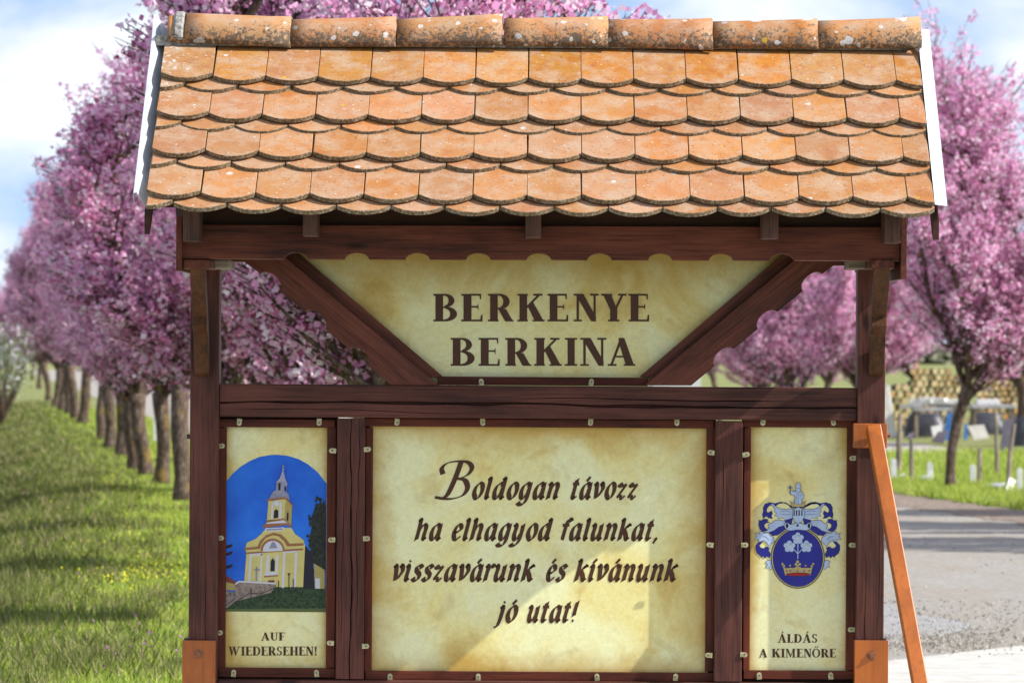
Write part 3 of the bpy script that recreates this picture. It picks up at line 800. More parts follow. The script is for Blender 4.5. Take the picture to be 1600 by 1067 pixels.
# ridge tiles
def ridge_tile(px0, px1, pyt0, pyt1, r0, r1, name='ridge_tile', material=RIDGE, lift=0.0):
    x0, x1 = SX(px0, -.05, 45), SX(px1, -.05, 45)
    zc0, zc1 = SZ(pyt0, 0, px0) - r0, SZ(pyt1, 0, px1) - r1
    mb = MB(); K = 16; L = 5; q = random.Random(px0)
    for side in (0, 1):
        for i in range(L + 1):
            t = i / L; x = x0 + (x1 - x0) * t
            r = r0 + (r1 - r0) * t - side * .014; zc = zc0 + (zc1 - zc0) * t
            lip = .002 * (t > .94)
            for k in range(K + 1):
                a = R(-8) + (PI + R(16)) * k / K
                w = 1.14
                mb.v.append((x + (0.0015 * math.sin(k * 1.3 + px0) if i in (0, L) else 0), -math.cos(a) * (r + lip) * w, zc + math.sin(a) * (r + lip)))
    n1 = (L + 1) * (K + 1)
    for side in (0, 1):
        for i in range(L):
            for k in range(K):
                f = (side * n1 + i * (K + 1) + k, side * n1 + i * (K + 1) + k + 1, side * n1 + (i + 1) * (K + 1) + k + 1, side * n1 + (i + 1) * (K + 1) + k)
                mb.f.append(f if side == 0 else tuple(reversed(f))); mb.m.append(0)
    for i in (0, L):
        for k in range(K):
            f = (i * (K + 1) + k, i * (K + 1) + k + 1, n1 + i * (K + 1) + k + 1, n1 + i * (K + 1) + k)
            mb.f.append(f if i else tuple(reversed(f))); mb.m.append(1)
    for k in (0, K):
        for i in range(L):
            f = (i * (K + 1) + k, (i + 1) * (K + 1) + k, n1 + (i + 1) * (K + 1) + k, n1 + i * (K + 1) + k)
            mb.f.append(f); mb.m.append(1)
    o = mb.obj(name, [material, CRUST], sign, smooth=True)
    me = o.data
    me.polygons.foreach_set('use_smooth', [True if len(me.polygons) and i < 2 * L * K else False for i in range(len(me.polygons))])
    return o
for a, b, t0, t1, r0, r1 in ((263, 296, 24, 25, .088, .090), (291, 455, 20.5, 27, .096, .101), (455.5, 619.5, 30.5, 26.5, .090, .099), (620.5, 785, 30, 22, .092, .102),
                             (788, 950, 29, 26, .091, .099), (949.5, 1113, 30.5, 29.5, .090, .104), (1113, 1277, 34, 30, .088, .098), (1275.5, 1438, 33, 27, .091, .102)):
    ridge_tile(a, b, t0, t1, r0, r1)
# mortar under and at the left end of the ridge
q = random.Random(5)
mo = MB()
for i in range(28):
    px = 264 + i * 42
    x = SX(px, -.1, 70); 
    mo.box(x - .05, x + .05, -.088 - q.uniform(0, .008), .08, ZR - .02, ZR + .012 + q.uniform(-.004, .004))
mo.obj('ridge_mortar', MORTAR, sign)
x0 = SX(272, -.05, 45)
mb = MB(); K = 14
for i, x in enumerate((x0, x0 + .008, x0 + .03, x0 + .038)):
    for k in range(K + 1):
        a = PI * k / K; r = (.090, .0975, .0985, .092)[i] + q.uniform(-.002, .002)
        mb.v.append((x, -math.cos(a) * r * 1.12, SZ(24) - .093 + math.sin(a) * r))
for i in range(3):
    for k in range(K): mb.f.append((i * (K + 1) + k, i * (K + 1) + k + 1, (i + 1) * (K + 1) + k + 1, (i + 1) * (K + 1) + k)); mb.m.append(0)
mb.obj('mortar_band', MORTAR, sign)

# sheet metal verge flashings
def flashing(sec, s0, s1, name='verge_flashing'):
    for sg in (1, -1):
        mb = MB(); m = len(sec); K = 6
        if sg < 0: s0 += .25
        for i in range(K + 1):
            s = s0 + (s1 - s0) * i / K
            for (x, n0) in sec:
                y = -0.8 + s * CP - n0 * SP; z = 2.063 + s * SP + n0 * CP
                mb.v.append((x, sg * min(y, 0.0) if y > -0.02 else sg * y, z))
        for i in range(K):
            for j in range(m - 1): mb.f.append((i * m + j, i * m + j + 1, (i + 1) * m + j + 1, (i + 1) * m + j)); mb.m.append(0)
        o = mb.obj(name, FLASH, sign)
        so = o.modifiers.new('thick', 'SOLIDIFY'); so.thickness = 0.0016
xl0, xl1 = SX(233, -.8, 320), SX(209, -.8, 320)
flashing([(xl0 + .001, -.03), (xl0 - .002, -.028), (xl1 + .014, .034), (xl1 + .010, .050), (xl1, .048), (xl1 - .001, .0)], 0.035, 1.10)
xr0, xr1 = 1.303, SX(1479, -.8, 320)
flashing([(xr0, .052), (xr1, .046), (xr1 + .002, .01)], -0.005, 1.045)

# steel shoes, collar, strut, bolts
def hexbolt(x, z, y, r=.011, parent=None, axis='y'):
    b = MB(); K = 6
    b.v = [(x + math.cos(a * PI / 3 + .3) * r, y - d, z + math.sin(a * PI / 3 + .3) * r) for d in (0, .008) for a in range(6)]
    b.f = [tuple(range(5, -1, -1))[::-1], tuple(range(6, 12))] + [(i, (i + 1) % 6, (i + 1) % 6 + 6, i + 6) for i in range(6)]; b.m = [0] * 8
    b.prism([(x + math.cos(a * PI / 6) * r * .5, z + math.sin(a * PI / 6) * r * .5) for a in range(12)], y - .013, y - .008)
    b.prism([(x + math.cos(a * PI / 6) * r * 1.35, z + math.sin(a * PI / 6) * r * 1.35) for a in range(12)], y - .002, y)
    return b.obj('bolt', SCREW if parent is None else SCREWO, parent)
SCREWO = simple('rusty_orange_bolt', (0.14, 0.045, 0.02), (0.34, 0.13, 0.05), 150, 0.5, 0.2)
for a, b, bx, by in ((284.5, 336.5, 310, 1021), (1335.5, 1388, 1362, 1023)):
    x0, x1 = SX(a, -.1, 1030), SX(b, -.1, 1030); ztop = SZ(1000, -.1, a)
    mb = MB(); t = .006
    prof_z0, prof_z1 = 0.0, ztop
    mb.box(x0, x1, -.096, -.090, 0, ztop); mb.box(x0, x0 + t, -.0895, .04, 0, ztop); mb.box(x1 - t, x1, -.0895, .04, 0, ztop)
    mb.box(x0 - .05, x1 + .05, -.14, .09, 0.0, 0.012)
    sh = mb.obj('steel_shoe', ORANGE, sign, bevel=.0015)
    hexbolt(*S(bx, by, -.1), -.096, .0125, sh)
    mb = MB()
    for sx in (x0 + .014, x1 - .014): mb.box(sx - .008, sx + .008, -.084, -.06, ztop - .003, ztop + .007)
    mb.obj('shoe_clamp', RUBBER, sh)
x0, x1 = SX(1333.5, -.1, 680), SX(1386.5, -.1, 680)
z0, z1 = SZ(700, -.1, 1360), SZ(661.5, -.1, 1360)
mb = MB(); mb.box(x0, x1, -.094, -.0865, z0, z1); mb.box(x1 - .006, x1, -.086, .04, z0, z1); mb.box(x0, x0 + .006, -.086, -.06, z0, z1)
col_ = mb.obj('steel_collar', ORANGE, sign, bevel=.003)
mb = MB(); mb.tube([(x1, -.03, (z0 + z1) / 2), (x1 + .014, -.03, (z0 + z1) / 2)], .008, 6); mb.obj('bolt', SCREWO, col_)
mb = MB(); mb.tube([(lp0 - .001, -.04, SZ(682, -.05, 292)), (lp0 - .013, -.04, SZ(682, -.05, 292))], .0085, 6); mb.obj('bolt', RUBBER, left_post)
# raking square-tube strut, coming forward and to the right
ta = Vector((SX(1365, -.14, 670), -.1215, SZ(668, -.12, 1365))); 
tb = Vector((1.352, -.93, 0.0))
d = (tb - ta).normalized(); sx = Vector((1, 0, 0)); sx = (sx - d * sx.dot(d)).normalized(); sy = d.cross(sx)
hw = .0255; hd = .024
mb = MB()
vs = []
for p in (ta, tb):
    for ax, ay in ((-1, -1), (1, -1), (1, 1), (-1, 1)): vs.append(p + sx * hw * ax + sy * hd * ay)
mb.add(vs, [(0, 1, 2, 3), (7, 6, 5, 4), (0, 4, 5, 1), (1, 5, 6, 2), (2, 6, 7, 3), (3, 7, 4, 0)])
mb.obj('steel_strut', ORANGE, sign, bevel=.004)
MB().box(tb.x - .08, tb.x + .08, tb.y - .09, tb.y + .09, 0, .014).obj('strut_foot', ORANGE, sign, bevel=.002)

# clips holding the panels
def clip_mesh():
    mb = MB(); w, h = .0085, .0145; pts = []
    for i in range(7): a = PI * i / 6; pts.append((math.cos(a) * w, h * .45 + math.sin(a) * w * .9))
    pts += [(-w, -h * .75), (w, -h * .75)]
    mb.prism(pts[::-1], -.0035, 0)
    mb.prism([(x * .62, z * .55 + .001) for x, z in pts[::-1]], -.0045, -.0035)
    return mb.mesh('clip', BRASS)
def screw_mesh():
    mb = MB(); mb.prism([(math.cos(-a * PI / 4) * .0034, math.sin(-a * PI / 4) * .0034 + .003) for a in range(8)], -.0065, -.0046)
    return mb.mesh('screw', SCREW)
CM, SM_ = clip_mesh(), screw_mesh()
clips = [(373, 659, 180), (498, 659, 180), (620, 659, 180), (754, 659, 180), (923, 659, 180), (1058, 659, 180), (1193, 659, 180), (1303, 659, 180),
         (364, 1053, 0), (494, 1053, 0), (609, 1059, 0), (747, 1059, 0), (933, 1059, 0), (1056, 1059, 0), (1187, 1057, 0), (1299, 1057, 0),
         (344, 697, 90), (342.5, 841, 90), (341, 989, 90), (520.5, 704, -90), (519, 843, -90), (517, 1004, -90),
         (573.5, 702, 90), (572, 841, 90), (570.5, 1009, 90), (1111.5, 707, -90), (1110, 851, -90), (1108, 1023, -90),
         (1165, 710, 90), (1163, 851, 90), (1161.5, 1022, 90), (1334.5, 716, -90), (1333.5, 852, -90), (1332, 984, -90), (752, 598, 0), (924, 598, 0)]
for px, py, rot in clips:
    x, z = S(px, py, -.06)
    yd = -.0265 if py < 600 else -.0225
    if rot in (90, -90) : yd = -.0635 if (515 < px < 575 or 1105 < px < 1166) else -.0225
    o = link('clip', CM, sign, (x, yd - .0005, z), (0, R(rot + rnd.uniform(-9, 9)), 0), (1, 1, 1))
    link('screw', SM_, o)

# ------------------------------------------------------------------ lettering
def cat(pts, n=6, closed=False):
    P = [Vector(p) for p in pts]; out = []
    m = len(P)
    for i in range(m if closed else m - 1):
        p0 = P[(i - 1) % m] if (closed or i > 0) else P[0] * 2 - P[1]
        p1, p2 = P[i % m], P[(i + 1) % m]
        p3 = P[(i + 2) % m] if (closed or i + 2 < m) else P[-1] * 2 - P[-2]
        for k in range(n):
            t = k / n
            out.append(0.5 * ((2 * p1) + (p2 - p0) * t + (2 * p0 - 5 * p1 + 4 * p2 - p3) * t * t + (3 * p1 - p0 - 3 * p2 + p3) * t ** 3))
    if not closed: out.append(P[-1])
    return out
def ell(cx, cy, rx, ry, a0=0, a1=360, n=20):
    return [(cx + rx * math.cos(R(a0 + (a1 - a0) * i / n)), cy + ry * math.sin(R(a0 + (a1 - a0) * i / n))) for i in range(n + 1)]
# a glyph is a list of pieces: ('p', outline) or ('q', curve_a, curve_b) for a band between two curves
def rect(a, b, c, d): return ('p', [(a, b), (c, b), (c, d), (a, d)])
def bowl(cx, cy, rx, ry, ix, iy, a0=90, a1=-90, icx=0): return ('q', ell(cx, cy, rx, ry, a0, a1), ell(cx + icx, cy, ix, iy, a0, a1))
T_ = .065
def slab(a, b, top): return rect(a, 1 - T_, b, 1) if top else rect(a, 0, b, T_)
UP = {}
UP['B'] = (.92, [rect(.08, 0, .37, 1), slab(0, .46, 1), slab(0, .47, 0), rect(.31, .485, .46, .54), bowl(.44, .755, .36, .245, .14, .17), bowl(.45, .27, .45, .27, .185, .19)])
UP['E'] = (.77, [rect(.08, 0, .37, 1), slab(0, .72, 1), slab(0, .77, 0), ('p', [(.72, 1), (.66, 1 - T_), (.68, .80), (.72, .80)]), ('p', [(.77, 0), (.69, T_), (.72, .24), (.77, .24)]),
                 rect(.31, .50, .58, .555), ('p', [(.58, .50), (.62, .40), (.62, .655), (.58, .555)])])
UP['R'] = (.95, [rect(.08, 0, .37, 1), slab(0, .46, 1), slab(0, .40, 0), rect(.31, .44, .46, .495), bowl(.44, .72, .38, .28, .14, .205), ('p', [(.38, .47), (.68, .45), (.92, .05), (.97, .05), (.97, 0), (.65, 0)])])
UP['K'] = (1.02, [rect(.08, 0, .37, 1), slab(0, .40, 1), slab(0, .40, 0), ('p', [(.31, .42), (.31, .52), (.74, 1 - T_), (.85, 1 - T_)]), slab(.60, .95, 1), ('p', [(.40, .53), (.58, .73), (.97, .06), (1.03, .06), (1.03, 0), (.57, 0), (.57, .05), (.64, .06)])])
UP['N'] = (.93, [rect(.11, 0, .20, 1), slab(0, .31, 0), slab(0, .3, 1), ('p', [(.08, 1), (.37, 1), (.84, .16), (.84, 0), (.66, 0), (.17, .82)]), rect(.75, .1, .83, 1), slab(.62, .94, 1)])
UP['Y'] = (.95, [rect(.34, 0, .61, .50), slab(.26, .69, 0), ('p', [(.06, 1), (.37, 1), (.55, .56), (.61, .48), (.34, .42)]), slab(0, .42, 1), ('p', [(.50, .46), (.585, .44), (.87, 1), (.78, 1)]), slab(.64, .96, 1)])
UP['I'] = (.46, [rect(.10, 0, .37, 1), slab(0, .46, 1), slab(0, .46, 0)])
UP['A'] = (1.0, [('p', [(.10, T_), (.19, T_), (.48, .80), (.44, .97)]), ('p', [(.40, 1), (.60, 1), (.95, .04), (.65, .04), (.40, .84)]), rect(.22, .30, .68, .36), slab(0, .32, 0), slab(.58, 1.0, 0)])
UP['U'] = (.9, [slab(0, .42, 1), slab(.58, .9, 1), rect(.08, .35, .34, 1), rect(.70, .35, .79, 1), ('q', ell(.445, .35, .345, .36, 180, 360), ell(.505, .35, .195, .28, 180, 360))])
UP['F'] = (.72, [rect(.08, 0, .37, 1), slab(0, .70, 1), slab(0, .42, 0), ('p', [(.70, 1), (.64, 1 - T_), (.66, .78), (.70, .78)]), rect(.31, .47, .56, .53), ('p', [(.56, .47), (.60, .38), (.60, .63), (.56, .53)])])
UP['W'] = (1.45, [slab(0, .36, 1), slab(.45, .85, 1), slab(1.15, 1.45, 1), ('p', [(.08, 1), (.31, 1), (.52, .25), (.42, 0), (.36, 0)]), ('p', [(.36, 0), (.42, 0), (.70, 1), (.62, 1)]),
                  ('p', [(.55, 1), (.78, 1), (.98, .25), (.90, 0), (.82, 0)]), ('p', [(.84, 0), (.90, 0), (1.32, 1), (1.24, 1)])])
UP['D'] = (.95, [rect(.08, 0, .37, 1), slab(0, .46, 1), slab(0, .46, 0), bowl(.43, .5, .50, .5, .28, .43)])
UP['S'] = (.66, [('q', ell(.33, .74, .29, .26, 20, 270), ell(.36, .74, .14, .20, 20, 270)), ('q', ell(.33, .27, .31, .27, 90, -160), ell(.30, .27, .15, .20, 90, -160)), rect(.55, .74, .60, .97), rect(.04, .02, .09, .28)])
UP['H'] = (1.0, [rect(.08, 0, .37, 1), rect(.66, 0, .93, 1), slab(0, .40, 1), slab(0, .40, 0), slab(.60, 1, 1), slab(.60, 1, 0), rect(.31, .475, .69, .53)])
UP['L'] = (.72, [rect(.08, 0, .37, 1), slab(0, .42, 1), slab(0, .72, 0), ('p', [(.72, 0), (.64, T_), (.67, .27), (.72, .27)])])
UP['M'] = (1.25, [rect(.12, 0, .20, 1), slab(0, .32, 0), slab(0, .25, 1), ('p', [(.08, 1), (.31, 1), (.66, .2), (.58, 0)]), ('p', [(.56, 0), (.62, 0), (.98, 1), (.90, 1)]), rect(.88, 0, 1.1, 1), slab(.8, 1.22, 1), slab(.78, 1.22, 0)])
UP['O'] = (.98, [('q', ell(.49, .5, .49, .51, 0, 360, 32), ell(.49, .5, .27, .44, 0, 360, 32))])
UP['!'] = (.36, [('p', [(.14, .28), (.22, .28), (.32, 1), (.06, 1)]), ('p', ell(.18, .1, .115, .11, 0, 330, 11))])
UP['Á'] = (1.0, UP['A'][1] + [('p', [(.42, 1.07), (.50, 1.07), (.72, 1.27), (.56, 1.30)])])
UP['Ő'] = (.98, UP['O'][1] + [('p', [(.28, 1.08), (.35, 1.08), (.50, 1.28), (.37, 1.30)]), ('p', [(.54, 1.08), (.61, 1.08), (.78, 1.28), (.65, 1.30)])])
INKY = -0.0012
def put(mb, pieces, fx, layer0=0, dy=0.00012, base=INKY):
    for k, pc in enumerate(pieces):
        y = base - dy * (layer0 + k)
        if pc[0] == 'p':
            pts = [fx(*p) for p in pc[1]]
            mb.add([(x, y, z) for x, z in pts], [tuple(range(len(pts)))])
        else:
            a = [fx(*p) for p in pc[1]]; b = [fx(*p) for p in pc[2]]; n = len(a)
            mb.add([(x, y, z) for x, z in a + b], [(i, i + 1, n + i + 1, n + i) for i in range(n - 1)])
def cap_letter(ch, px0, px1, base, top, parent, mat_=INK, name='letter'):
    w, pcs = UP[ch]; mb = MB()
    put(mb, pcs, lambda x, y: S(px0 + x / w * (px1 - px0), base - y * (base - top)))
    o = mb.obj(name, mat_, parent)
    return o
def z5x(v): return 650 + v / 3.138
for ch, a, b in zip('BERKENYE', (85, 222, 353, 497, 645, 773, 908, 1042), (204, 326, 476, 629, 746, 894, 1031, 1143)):
    cap_letter(ch, z5x(a), z5x(b), 502.3, 459.3, PT)
for ch, a, b in zip('BERKINA', (170, 307, 438, 580, 730, 805, 940), (290, 410, 562, 713, 790, 932, 1075)):
    cap_letter(ch, z5x(a), z5x(b), 571.5, 528, PT)
def cap_word(word, px0, px1, base, top, parent, gap=.10):
    tot = sum(UP[c][0] if c != ' ' else .38 for c in word) + gap * (len(word) - 1)
    k = (px1 - px0) / tot; x = px0
    for c in word:
        if c == ' ': x += (.38 + gap) * k; continue
        cap_letter(c, x, x + UP[c][0] * k, base, top, parent); x += (UP[c][0] + gap) * k
cap_word('AUF', 408, 445, 1000, 987.5, PL)
cap_word('WIEDERSEHEN!', 357, 495.5, 1023.5, 1009.5, PL, .08)
cap_word('ÁLDÁS', 1215.5, 1277, 1003.5, 990, PR)
cap_word('A KIMENŐRE', 1186, 1306, 1026.5, 1013, PR, .08)

# broad-nib italic
NIB, NANG, THIN = .36, R(33), .085
def pen(pts, nib=NIB, thin=THIN, ang=NANG, closed=False, n=6, slant=0.22, ends=True):
    C_ = cat([(x + slant * y, y) for x, y in pts], n, closed)
    if closed: C_.append(C_[0])
    A, B = [], []
    m = len(C_)
    for i, p in enumerate(C_):
        if closed: d = C_[(i + 1) % (m - 1)] - C_[(i - 1) % (m - 1)]
        else: d = C_[min(i + 1, m - 1)] - C_[max(i - 1, 0)]
        if d.length < 1e-6: d = Vector((1, 0))
        d.normalize(); nn = Vector((-d.y, d.x))
        w = math.hypot(nib * abs(math.sin(math.atan2(d.y, d.x) - ang)), thin) / 2
        # end strokes are sheared along the nib
        sh = Vector((math.cos(ang), math.sin(ang)))
        v = nn * w
        if not closed and i in (0, m - 1):
            k = nn.dot(sh)
            if abs(k) > .6: v = sh * (w / k)
        A.append(tuple(p + v)); B.append(tuple(p - v))
    return ('q', A, B)
IT = {}
bowl_a = [(.60, .84), (.44, .96), (.22, .80), (.12, .45), (.18, .10), (.34, .06), (.52, .34), (.60, .66)]
foot = lambda x, top=.97: [(x, top), (x - .01, .6), (x - .03, .22), (x + .03, .04), (x + .17, .15)]
IT['a'] = (.84, [pen(bowl_a), pen(foot(.63))])
IT['o'] = (.72, [pen([(.36, .96), (.16, .72), (.12, .34), (.28, .04), (.48, .12), (.60, .46), (.56, .84)], closed=True)])
IT['d'] = (.86, [pen(bowl_a), pen([(.52, 1.24), (.64, 1.27), (.65, 1.0)] + foot(.64, .9)[1:])])
IT['l'] = (.42, [pen([(.04, 1.22), (.16, 1.28), (.20, 1.1), (.17, .6), (.15, .22), (.20, .04), (.34, .15)])])
IT['h'] = (.84, [pen([(.02, 1.22), (.14, 1.28), (.17, 1.1), (.14, .5), (.10, 0)]), pen([(.14, .50), (.32, .86), (.52, .94), (.61, .74), (.57, .3), (.60, .05), (.76, .15)])])
IT['n'] = (.84, [pen([(-.02, .86), (.10, .96), (.17, .80), (.14, .4), (.11, 0)]), pen([(.14, .50), (.32, .86), (.52, .94), (.61, .74), (.57, .3), (.60, .05), (.76, .15)])])
IT['u'] = (.86, [pen([(-.02, .86), (.10, .96), (.17, .78), (.13, .35), (.20, .05), (.38, .10), (.56, .45)]), pen(foot(.61))])
IT['e'] = (.66, [pen([(.14, .46), (.40, .54), (.54, .72), (.46, .93), (.26, .88), (.13, .50), (.20, .12), (.38, .05), (.60, .24)])])
IT['g'] = (.82, [pen(bowl_a), pen([(.63, .97), (.60, .5), (.54, -.05), (.38, -.32), (.14, -.34), (.02, -.22)])])
IT['y'] = (.84, [pen([(-.02, .86), (.10, .96), (.17, .78), (.13, .35), (.20, .05), (.38, .10), (.56, .45)]), pen([(.61, .97), (.59, .5), (.52, -.02), (.34, -.30), (.10, -.34), (.0, -.24)])])
IT['t'] = (.50, [pen([(.24, 1.22), (.19, .7), (.15, .22), (.22, .04), (.42, .16)]), pen([(.0, .92), (.44, .95)], thin=.10)])
IT['v'] = (.72, [pen([(-.02, .84), (.08, .96), (.16, .78), (.24, .06)]), pen([(.22, .04), (.42, .24), (.60, .62), (.54, .92), (.46, .97)])])
IT['z'] = (.66, [pen([(.08, .70), (.14, .90), (.36, .84), (.58, .94)]), pen([(.58, .92), (.08, .08)], thin=.09), pen([(.06, .06), (.24, .14), (.44, .04), (.60, .20)])])
IT['s'] = (.60, [pen([(.56, .80), (.42, .95), (.22, .86), (.24, .62), (.44, .40), (.40, .12), (.20, .03), (.04, .18)])])
IT['r'] = (.56, [pen([(-.02, .86), (.10, .96), (.17, .80), (.14, .4), (.11, 0)]), pen([(.14, .50), (.30, .86), (.46, .97), (.56, .84)])])
IT['i'] = (.42, [pen([(-.02, .86), (.10, .96), (.17, .78), (.13, .25), (.19, .04), (.34, .15)]), pen([(.14, 1.20), (.22, 1.27)], nib=.34, thin=.15)])
IT['í'] = (.42, [pen([(-.02, .86), (.10, .96), (.17, .78), (.13, .25), (.19, .04), (.34, .15)]), pen([(.13, 1.12), (.34, 1.38)], thin=.13)])
IT['j'] = (.42, [pen([(.04, .86), (.16, .96), (.22, .78), (.16, .1), (.04, -.26), (-.14, -.36)]), pen([(.20, 1.20), (.28, 1.27)], nib=.34, thin=.15)])
acc = lambda x: pen([(x, 1.10), (x + .22, 1.38)], thin=.13)
IT['á'] = (.84, IT['a'][1] + [acc(.32)]); IT['é'] = (.66, IT['e'][1] + [acc(.26)]); IT['ó'] = (.72, IT['o'][1] + [acc(.28)])
IT['k'] = (.80, [pen([(.02, 1.22), (.14, 1.28), (.17, 1.1), (.14, .5), (.10, 0)]), pen([(.14, .46), (.36, .70), (.56, .94), (.62, .84)], thin=.10), pen([(.30, .60), (.46, .34), (.58, .05), (.76, .14)])])
IT['f'] = (.58, [pen([(.64, 1.16), (.54, 1.30), (.38, 1.18), (.30, .7), (.24, .1), (.22, 0)]), pen([(.08, .92), (.54, .95)], thin=.10)])
IT[','] = (.24, [pen([(.10, .12), (.14, .02), (.02, -.22)], nib=.26, thin=.1)])
IT['!'] = (.38, [pen([(.24, 1.28), (.18, .75), (.15, .38)]), pen([(.10, .04), (.19, .12)], nib=.34, thin=.15)])
def it_word(word, px0, px1, base, xh, parent):
    tot = sum(IT[c][0] for c in word) + .10 * (len(word) - 1)
    k = (px1 - px0) / tot; x = px0 - .04 * xh
    for c in word:
        mb = MB(); xo = x
        put(mb, IT[c][1], lambda u, v: S(xo + u * k, base - v * xh))
        mb.obj('letter', INK, parent); x += (IT[c][0] + .10) * k
zz = lambda v: 560 + v / 2.237
XH = 24.8
for w, a, b, bl in (('oldogan', 397, 702, 779), ('távozz', 742, 972, 779), ('ha', 199, 290, 843.3), ('elhagyod', 325, 672, 843.3), ('falunkat,', 702, 1045, 843.3),
                    ('visszavárunk', 118, 612, 907), ('és', 655, 722, 907), ('kívánunk', 757, 1112, 907), ('jó', 486, 552, 971), ('utat!', 590, 762, 971)):
    it_word(w, zz(a), zz(b), bl, XH, PC)
bigB = [pen([(.30, 1.0), (.27, .55), (.20, .14), (.08, .0)], .15, .03, R(10), slant=.3), 
        pen([(-.04, .66), (-.10, .82), (.02, .96), (.30, 1.01), (.56, .98), (.70, .84), (.64, .66), (.46, .56), (.30, .54)], .14, .026, R(20), slant=.22),
        pen([(.34, .55), (.58, .50), (.70, .30), (.62, .10), (.40, .01), (.16, .0), (-.12, .04)], .15, .028, R(20), slant=.22)]
mb = MB(); put(mb, bigB, lambda u, v: S(686 + u * 58, 779 - v * 58)); mb.obj('letter', INK, PC)

# ------------------------------------------------------------------ printed pictures
def flat(name, c, c2=None, sc=300, rough=.4):
    return simple(name, tuple(q * .88 for q in c) if c2 is None else c2, c, sc, rough, 0, spec=.3)
def decal(name, pts, material, parent, layer, conv):
    mb = MB(); P = [S(*conv(*p)) for p in pts]; y = -.0006 - .0003 * layer
    mb.add([(x, y, z) for x, z in P], [tuple(range(len(P)))])
    return mb.obj(name, material, parent)
zc = lambda x, y: (340 + x / 3.95, 690 + y / 3.95)
SKYP = flat('printed_blue_sky', (0.022, 0.19, 0.78), (0.012, 0.10, 0.58), 5)
YEL = flat('printed_church_yellow', (0.62, 0.55, 0.20), (0.54, 0.46, 0.15), 14); YELD = flat('printed_church_shade', (0.42, 0.34, 0.11))
WHT = flat('printed_white', (0.62, 0.62, 0.66)); BRN = flat('printed_brown', (0.33, 0.14, 0.06)); GRY = flat('printed_slate', (0.30, 0.30, 0.40), (0.2, 0.2, 0.28), 40)
DRK = flat('printed_dark', (0.02, 0.018, 0.03)); GRN = flat('printed_hedge', (0.045, 0.085, 0.035), (0.008, 0.018, 0.008), 90); STN = flat('printed_stone', (0.34, 0.27, 0.22), (0.17, 0.13, 0.11), 70)
TREEP = flat('printed_tree', (0.035, 0.045, 0.03), (0.004, 0.006, 0.006), 90); ROOFP = flat('printed_red_roof', (0.20, 0.05, 0.03)); LAWN = flat('printed_lawn', (0.10, 0.13, 0.04))
arch = [(52, 1042), (52, 247), (90, 200), (140, 155), (200, 118), (260, 93), (330, 81), (365, 80), (430, 86), (500, 107), (560, 140), (620, 190), (672, 258), (668, 1050)]
pic = decal('church_picture', arch, SKYP, PL, 0, zc)
def cd(pts, m, ly, name='printed_shape'): return decal(name, pts, m, pic, ly, zc)
cd([(52, 1042), (52, 925), (120, 945), (200, 930), (330, 890), (668, 890), (668, 1050)], GRN, 1, 'printed_hedge')
cd([(52, 1046), (52, 1030), (668, 1025), (668, 1050)], LAWN, 2, 'printed_lawn')
for i in range(14): cd(ell(75 + i * 43, 1018 + (i % 2) * 2, 14, 10, 0, 330, 9), GRN, 3, 'printed_bush')
cd([(48, 865), (112, 868), (115, 915), (48, 915)], YELD, 3, 'printed_house'); cd([(48, 820), (112, 862), (118, 880), (48, 862)], ROOFP, 4, 'printed_roof')
rt = random.Random(9); crown = []
for i in range(46):
    a = 2 * PI * i / 46; crown.append((640 + 74 * math.cos(a) * rt.uniform(.82, 1.15), 590 + 225 * math.sin(a) * rt.uniform(.9, 1.06)))
crown = [(min(x, 668), y) for x, y in crown]
cd(crown, TREEP, 3, 'printed_tree')
for i in range(44):
    a = rt.uniform(1.3, 5.2); k = rt.uniform(.72, 1.12); x, y = 640 + 78 * math.cos(a) * k, 590 + 228 * math.sin(a) * k
    if x < 652: r = rt.uniform(7, 15); cd([(min(668, x + r * rt.uniform(.6, 1.2) * math.cos(b)), y + r * rt.uniform(.6, 1.2) * math.sin(b)) for b in [j * .9 for j in range(7)]], TREEP, 3.2 + (i % 8) * .08, 'printed_leaf')
cd([(528, 625), (585, 690), (600, 905), (528, 905)], DRK, 4, 'printed_side_wall'); cd([(595, 750), (662, 790), (662, 905), (600, 905)], YELD, 4, 'printed_annexe'); cd([(604, 840), (632, 842), (632, 905), (604, 905)], WHT, 5, 'printed_gate')
facade = [(162, 895), (178, 690), (172, 655), (180, 622), (235, 598), (268, 570), (300, 530), (455, 530), (478, 568), (530, 605), (540, 640), (528, 895)]
cd(facade, YEL, 5, 'printed_facade')
for p in ([(186, 875), (198, 690), (212, 690), (200, 875)], [(212, 690), (276, 685), (276, 700), (212, 702)], [(268, 690), (278, 690), (268, 870), (256, 870)], [(396, 900), (406, 672), (420, 672), (410, 900)], [(420, 672), (492, 668), (492, 682), (420, 686)], [(478, 680), (492, 680), (484, 895), (470, 895)],
          [(298, 800), (304, 700), (320, 700), (316, 800)], [(356, 800), (360, 698), (376, 698), (370, 800)], [(292, 803), (372, 800), (370, 822), (290, 825)]): cd(p, WHT, 6, 'printed_pilaster')
cd([(164, 668), (164, 655), (248, 645), (262, 610), (300, 575), (345, 560), (392, 570), (425, 600), (445, 628), (532, 624), (530, 640), (430, 645), (408, 610), (375, 582), (340, 576), (300, 592), (272, 625), (262, 660)], BRN, 7, 'printed_cornice')
cd([(172, 692), (172, 682), (528, 656), (528, 668)], BRN, 7, 'printed_cornice')
cd([(265, 672)] + [(340 + 74 * math.cos(R(a)), 672 - 76 * math.sin(R(a))) for a in range(180, -1, -15)], BRN, 8, 'printed_lunette_rim')
cd([(279, 678)] + [(341 + 62 * math.cos(R(a)), 672 - 62 * math.sin(R(a))) for a in range(180, -1, -15)], WHT, 9, 'printed_lunette')
